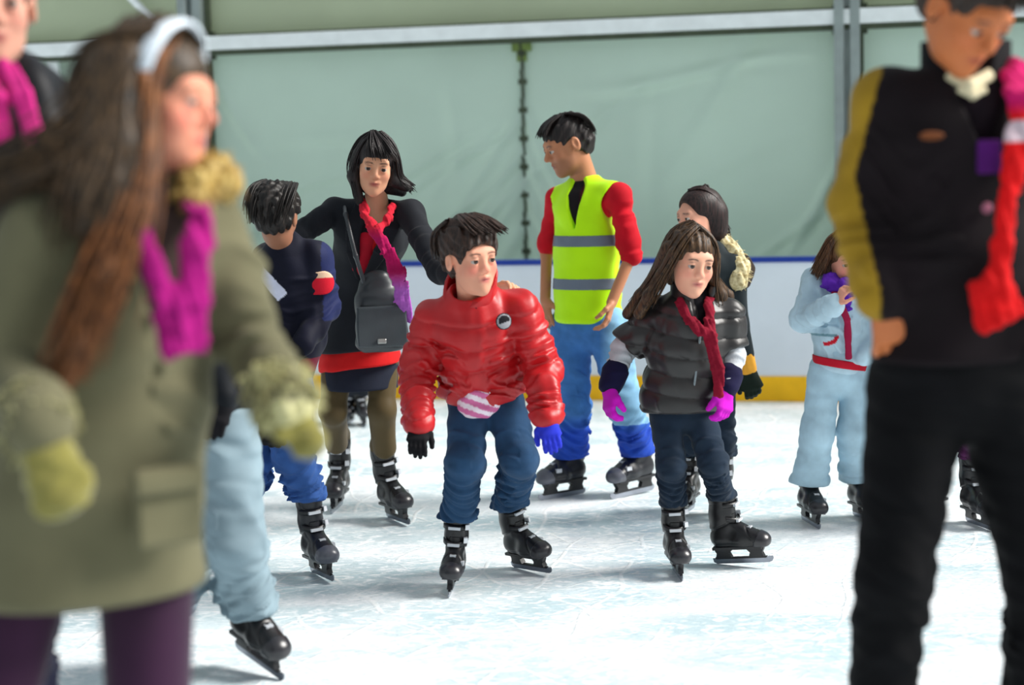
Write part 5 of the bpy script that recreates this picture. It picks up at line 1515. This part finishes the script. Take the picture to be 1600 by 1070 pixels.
def dark_man():
    s = Person('rightman', (1500, 1331), dict(head=(1512, 14, -0.12), neck=(1508, 122, 0.0), sa=(1388, 160, -0.02), sb=(1640, 160, 0.02),
        ea=(1346, 320, 0.0), eb=(1690, 330, 0.0), wa=(1380, 468, -0.10), wb=(1640, 490, -0.10), ta=(1408, 590, -0.07), tb=(1620, 590, -0.07),
        ha=(1438, 590, 0.0), hb=(1566, 590, 0.0), ka=(1396, 900, -0.06), kb=(1628, 900, -0.02)), yaw=6, u=1.12, head=(26, 40, 4), hs=0.245, Y0=4.0, skate=1.05)
    s.add_skate('a', 1378, 1331, yaw=-6, dy=-0.04)
    s.add_skate('b', 1640, 1331, yaw=14, dy=0.0)
    for q in 'ab':
        R_, p_, c_ = s.skates[q]; dz = p_[2]; p_[2] = 0.0; s.J['f' + q][2] -= dz; s.J['c' + q][2] -= dz
    J = s.J
    s.body(skin=(196, 112, 62), brow=(24, 18, 14), lips=(170, 80, 60), blush=0.3, h=0.006, handkw=dict(a=dict(n=V(0, 1, 0), thumb=V(0, -1, 0.3), curl=30), b=dict(n=V(0, 1, 0), thumb=V(0, -1, 0.3), curl=30)),
           label='man in dark jacket with mustard sleeves and black trousers, nearest at right')
    T = s.torso([(-0.2, 0.205, 0.137), (-0.02, 0.205, 0.135), (0.4, 0.200, 0.140), (0.80, 0.205, 0.140), (0.97, 0.10, 0.09)], 0.05)
    A = U([s.shoulders(0.078, 0.86), s.arm('a', 0.080, 0.070, 0.058, 0.95), s.arm('b', 0.080, 0.070, 0.058, 0.95)], 0.03)
    jk = disp(U([T, A], 0.04), addg(cloth_noise(0.006, 14, 4), folds(J['sa'], J['ea'], 0.1, 0.005, 0.2, 1.2, 3), folds(J['ea'], J['wa'], 0.08, 0.006, 0, 1, 5)))
    jk = sub(jk, vwedge(s, 0.72, 1.02, 0.15, 0.075, 0.09), 0.01)
    jk = sub(jk, ecap(s.spine(0.93), s.spine(1.3), (0.065, 0.065), (0.085, 0.08), s.r), 0.01)
    def mustard(p):                    # outer side of both sleeves
        m = np.zeros(len(p))
        for q, sg in (('a', -1), ('b', 1)):
            for A_, B_, th_ in ((J['s' + q], J['e' + q], 0.028), (J['e' + q], J['w' + q], 0.004)):
                ab = B_ - A_; t = np.clip(((p - A_) @ ab) / (ab @ ab), -0.25, 1)
                d = p - (A_ + t[:, None] * ab)
                m = np.maximum(m, ((d[:, 0] * sg > th_ + 0.25 * np.maximum(-d[:, 1], 0)) & (np.sqrt((d * d).sum(1)) < 0.11)) * 1.0)
        return m
    s.part('jacket', cutbelow(s, jk, s.spine(0.06), k=0.02), cloth('jacket_maroon', None, rough=0.8, bump=0.3, scale=160, var=0.2), h=0.006,
           col=colfn((mustard, (150, 118, 30)), base=(17, 8, 13)))
    s.part('chest_emblem', local(ell((0, 0, 0), (0.028, 0.006, 0.010)), s.p(1456, 212, -0.150), frame(4), 1), cloth('emblem', (110, 62, 34)), h=0.003)
    s.part('emblem', local(box((0, 0, 0), (0.026, 0.007, 0.036), rnd=0.005), s.p(1545, 245, -0.150), frame(4), 1), cloth('emblem_purple', (74, 16, 96)), h=0.004)
    s.part('button', local(ell((0, 0, 0), (0.012, 0.006, 0.012)), s.p(1542, 325, -0.150), frame(4), 1), cloth('button', (150, 90, 110)), h=0.003)
    col = sub(ring_collar(s, 0.93, 1.12, 0.098, 0.018), vwedge(s, 0.85, 1.3, 0.13, 0.06, 0.09), 0.01)
    s.part('collar', disp(col, cloth_noise(0.003, 20, 3)), cloth('collar_black', (14, 12, 16), rough=0.8), h=0.006)
    s.part('shirt', s.torso([(0.6, 0.12, 0.115), (0.9, 0.10, 0.10), (1.0, 0.07, 0.075)], 0.03), cloth('shirt_dark', (24, 14, 22)), h=0.008)
    s.part('shirt_collar', U([ribbon([s.p(1484, 116, -0.09), s.p(1516, 134, -0.125), s.p(1548, 116, -0.09)], 0.014, 0.006, V(0, -1, 0)), ribbon([s.p(1500, 140, -0.12), s.p(1520, 150, -0.13), s.p(1538, 140, -0.12)], 0.008, 0.006, V(0, -1, 0))]),
           cloth('collar_cream', (214, 204, 170), rough=0.8), h=0.004)
    s.part('scarf', disp(U([ribbon([s.p(1548, 104, 0.02), s.p(1584, 112, -0.08), s.p(1598, 150, -0.16), s.p(1592, 220, -0.175), s.p(1578, 300, -0.18), s.p(1566, 380, -0.185), s.p(1556, 440, -0.19)], [0.025, 0.03, 0.034, 0.030, 0.026, 0.024, 0.024], 0.012, V(0, -1, 0)),
                            ribbon([s.p(1548, 440, -0.19), s.p(1566, 500, -0.19)], [0.044, 0.062], 0.014, V(0, -1, 0))], 0.02), knit(0.005, 30, 3)),
           cloth('scarf_red_man', None, bump=0.5, scale=120), h=0.005,
           col=colfn((lambda p: np.clip((p[:, 2] - s.p(1590, 180, -0.17)[2]) / 0.03, 0, 1), (190, 16, 96)), (lambda p: (np.abs(p[:, 2] - s.p(1590, 206, -0.17)[2]) < 0.022) * 0.9, (190, 180, 190)), base=(206, 12, 16)))
    bk = cloth('trousers_black', (9, 9, 12), rough=0.85, bump=0.3, var=0.3, spec=0.15, sheen=0)
    trousers(s, bk, 0.118, 0.084, 0.076, over=0.12, top=(0.19, 0.13), fold=0.006, lam=0.12, name='trousers', topt=0.2, h=0.008)
    hm = hair_mat('hair_man_right', (26, 20, 18), (66, 50, 40))
    sh = short_hair(s, 0.002, 0.0, 5, 0.003)
    gd = [[s.H(a * 0.8, -0.03, 0.125), s.H(a, 0.05, 0.120), s.H(a * 1.05, 0.090, 0.090), s.H(a * 1.05, 0.100, 0.062)] for a in np.linspace(-0.055, 0.055, 7)]
    join_parts(s, 'hair', hm, [polygonize(sh, 0.005), locks(gd, 120, 0.004, 0.006, 1)])
    s.build_skates()
if want('rightman'): dark_man()

def generic(name, main, J, label, kw, skates, top, low, hair, glovec=(16, 14, 18), body=None, over=0.045, extra=None, low_r=(0.082, 0.064, 0.062), Y0=None, sleeve=0.058, h=0.008, tor=(0.14, 0.115)):
    s = Person(name, main, J, Y0=Y0, **kw)
    for q, px, py, yaw, lean in skates:
        s.add_skate(q, px, py, yaw=yaw, lean=lean, dy=None if Y0 is None else 0.0)
        if Y0 is not None:
            R_, p_, c_ = s.skates[q]; dz = p_[2]; p_[2] = 0.0; s.J['f' + q][2] -= dz; s.J['c' + q][2] -= dz
    b = dict(h=0.007, hands='', child=True)
    b.update(body or {})
    s.body(label=label, **b)
    u = s.u
    T = U([s.torso([(-0.02, tor[0], tor[1]), (0.5, tor[0] * 0.96, tor[1]), (0.85, tor[0], tor[1]), (0.97, 0.085, 0.075)], 0.04), s.shoulders(sleeve + 0.004), s.arm('a', sleeve + 0.006, sleeve, sleeve - 0.008, 0.95), s.arm('b', sleeve + 0.006, sleeve, sleeve - 0.008, 0.95)], 0.03)
    s.part('jacket', disp(T, cloth_noise(0.006, 24, 3)), top, h=h)
    if glovec:
        glove(s, 'a', glovec, 'glove_' + name, (1, 0, 0), h=0.006, k=u)
        glove(s, 'b', glovec, 'glove_' + name, (-1, 0, 0), h=0.006, k=u)
    trousers(s, low, *low_r, over=over, top=(tor[0] - 0.012, tor[1] - 0.012), h=h, name='trousers')
    hm = hair_mat('hair_' + name, *hair)
    gd3 = [[s.H(a, 0.02, 0.128 - 6 * a * a), s.H(a * 1.15, -0.075, 0.105 - 4 * a * a), s.H(a * 1.3, -0.118, 0.04), s.H(a, -0.118, -0.06)] for a in np.linspace(-0.07, 0.07, 8)]
    join_parts(s, 'hair', hm, [polygonize(short_hair(s, 0.004), 0.007), locks(gd3, 120, 0.005, 0.006, 2)])
    if extra: extra(s)
    s.build_skates()
    return s

def grey_trousers():
    # mostly behind the foreground woman: loose pale trousers, black jacket hem, black skate
    s = Person('grey', (400, 1066), dict(head=(262, 350, -0.2), neck=(276, 410, -0.06), sa=(226, 440, -0.02), sb=(330, 440, -0.06),
        ea=(230, 560, 0.0), eb=(352, 540, -0.02), wa=(240, 640, -0.12), wb=(352, 622, -0.10), ta=(240, 690, -0.16), tb=(335, 665, -0.14),
        ha=(304, 672, 0.02), hb=(352, 668, -0.02), ka=(288, 860, -0.02), kb=(370, 850, -0.10), waist=(326, 560, 0.0)), yaw=30, u=0.90, head=(40, 15, 0), hs=0.225, skate=0.95)
    s.add_skate('a', 262, 1052, yaw=14, lean=0)
    s.add_skate('b', 404, 1050, yaw=40, lean=-8, pitch=18, lift=0.0)
    J = s.J
    s.body(child=True, hands='', h=0.007, label='skater in loose pale grey-blue trousers and black jacket behind the long beige coat')
    T = U([s.torso([(-0.04, 0.152, 0.124), (0.5, 0.140, 0.118), (0.85, 0.14, 0.11), (0.97, 0.085, 0.075)], 0.04), s.shoulders(0.062), s.arm('a', 0.062, 0.055, 0.048, 0.95), s.arm('b', 0.062, 0.055, 0.048, 0.95)], 0.03)
    T = disp(cutbelow(s, T, s.spine(-0.04), k=0.02), cloth_noise(0.006, 20, 3))
    s.part('jacket', T, cloth('jacket_black', (12, 16, 22), rough=0.7), h=0.007)
    glove(s, 'a', (14, 14, 18), 'glove_black', (1, 0, 0), h=0.006); glove(s, 'b', (14, 14, 18), 'glove_black', (-1, 0, 0), h=0.006)
    trousers(s, cloth('trousers_grey_blue', (128, 148, 158), rough=0.7, bump=0.15, big=5), 0.105, 0.088, 0.084, over=0.16, top=(0.128, 0.105), fold=0.011, lam=0.12, name='trousers', h=0.006, noise=0.007)
    join_parts(s, 'hair', hair_mat('hair_grey', (30, 22, 18), (70, 50, 40)), [polygonize(short_hair(s, 0.004), 0.007)])
    s.build_skates()
if want('grey'): grey_trousers()

if want('edgeman'):
    def straps(s):
        s.part('scarf', disp(U([ribbon([s.p(-18, 112, -0.12), s.p(10, 108, -0.14), s.p(34, 150, -0.20), s.p(52, 205, -0.21), s.p(56, 260, -0.21)], [0.024, 0.026, 0.022, 0.020, 0.020], 0.012, V(0, -1, 0)),
                                ribbon([s.p(-26, 120, -0.14), s.p(-4, 160, -0.20), s.p(2, 210, -0.21)], [0.02, 0.024, 0.024], 0.012, V(0, -1, 0))], 0.01), knit(0.004, 30, 3)),
               cloth('scarf_pink_edge', (196, 40, 124), bump=0.5, scale=120), h=0.005, label='pink scarf')
    generic('edgeman', (-10, 1490), dict(head=(-14, 8, -0.06), neck=(-14, 100, 0.0), sa=(-112, 150, 0.02), sb=(40, 150, -0.02),
        ea=(-140, 330, 0), eb=(78, 330, 0.10), wa=(-120, 480, -0.1), wb=(80, 480, 0.02), ta=(-110, 540, -0.14), tb=(78, 550, 0.0),
        ha=(-70, 640, 0), hb=(10, 640, 0), ka=(-80, 960, 0), kb=(34, 960, 0)), 'man in black jacket with pink scarf cut off by the left edge',
        dict(yaw=6, u=1.08, head=(20, 4, 0), hs=0.245, skate=1.0), [('a', -90, 1490, -5, 0), ('b', 42, 1490, 5, 0)],
        cloth('jacket_black_edge', (14, 16, 22), rough=0.5), cloth('trousers_navy_edge', (16, 18, 40), rough=0.8), ((50, 38, 34), (110, 90, 80)),
        body=dict(child=False, skin=(206, 150, 128), h=0.006), extra=straps, Y0=3.75, sleeve=0.066, h=0.006, tor=(0.185, 0.13), low_r=(0.1, 0.075, 0.072))

if want('purple'):
    generic('purple', (1526, 824), dict(head=(1506, 330, -0.1), neck=(1508, 385, 0.0), sa=(1462, 405, 0.0), sb=(1556, 405, 0.0),
        ea=(1450, 485, 0.02), eb=(1568, 485, 0.02), wa=(1462, 550, -0.08), wb=(1558, 550, -0.08), ta=(1466, 590, -0.1), tb=(1552, 590, -0.1),
        ha=(1486, 560, 0), hb=(1532, 560, 0), ka=(1474, 680, -0.06), kb=(1522, 680, -0.06)), 'skater in dark purple tights seen between the black trouser legs at right',
        dict(yaw=10, u=0.85, head=(10, 8, 0), hs=0.225, skate=0.90), [('a', 1452, 808, -40, 3), ('b', 1530, 822, 12, -3)],
        cloth('jacket_plum', (60, 30, 60), rough=0.7), cloth('tights_plum', (74, 26, 70), rough=0.7), ((40, 28, 24), (90, 64, 46)), over=0.03, low_r=(0.074, 0.056, 0.046), body=dict(female=True))
if want('far'):
    generic('far', (560, 664), dict(head=(560, 412, -0.05), neck=(562, 445, 0.0), sa=(538, 455, 0.0), sb=(586, 455, 0.0),
        ea=(532, 505, 0.02), eb=(592, 505, 0.02), wa=(536, 545, -0.08), wb=(588, 545, -0.08), ta=(538, 565, -0.1), tb=(586, 565, -0.1),
        ha=(550, 550, 0), hb=(572, 550, 0), ka=(546, 605, -0.06), kb=(568, 605, -0.06)), 'small skater far off whose dark legs show between those of the woman in blazer',
        dict(yaw=10, u=0.66, head=(10, 8, 0), hs=0.20, skate=0.78), [('a', 546, 662, -10, 3), ('b', 568, 664, 12, -3)],
        cloth('jacket_slate', (40, 44, 56), rough=0.7), cloth('trousers_charcoal', (28, 32, 40), rough=0.8), ((40, 28, 24), (90, 64, 46)), over=0.02, low_r=(0.066, 0.052, 0.050), tor=(0.115, 0.1), sleeve=0.048)
if want('hemfoot'):
    generic('hemfoot', (112, 954), dict(head=(110, 372, -0.1), neck=(110, 432, 0.0), sa=(62, 455, 0.0), sb=(158, 455, 0.0),
        ea=(52, 540, 0.02), eb=(170, 540, 0.02), wa=(60, 610, -0.08), wb=(160, 610, -0.08), ta=(64, 650, -0.1), tb=(156, 650, -0.1),
        ha=(86, 650, 0), hb=(134, 650, 0), ka=(60, 780, -0.06), kb=(122, 780, -0.06)), 'skater whose black skate shows just under the hem of the beige coat',
        dict(yaw=-10, u=0.82, head=(-10, 8, 0), hs=0.225, skate=0.85), [('a', 20, 950, -50, 0), ('b', 112, 952, -62, 0)],
        cloth('jacket_slate', (40, 44, 56), rough=0.7), cloth('trousers_charcoal', (28, 32, 40), rough=0.8), ((40, 28, 24), (90, 64, 46)), over=0.03)
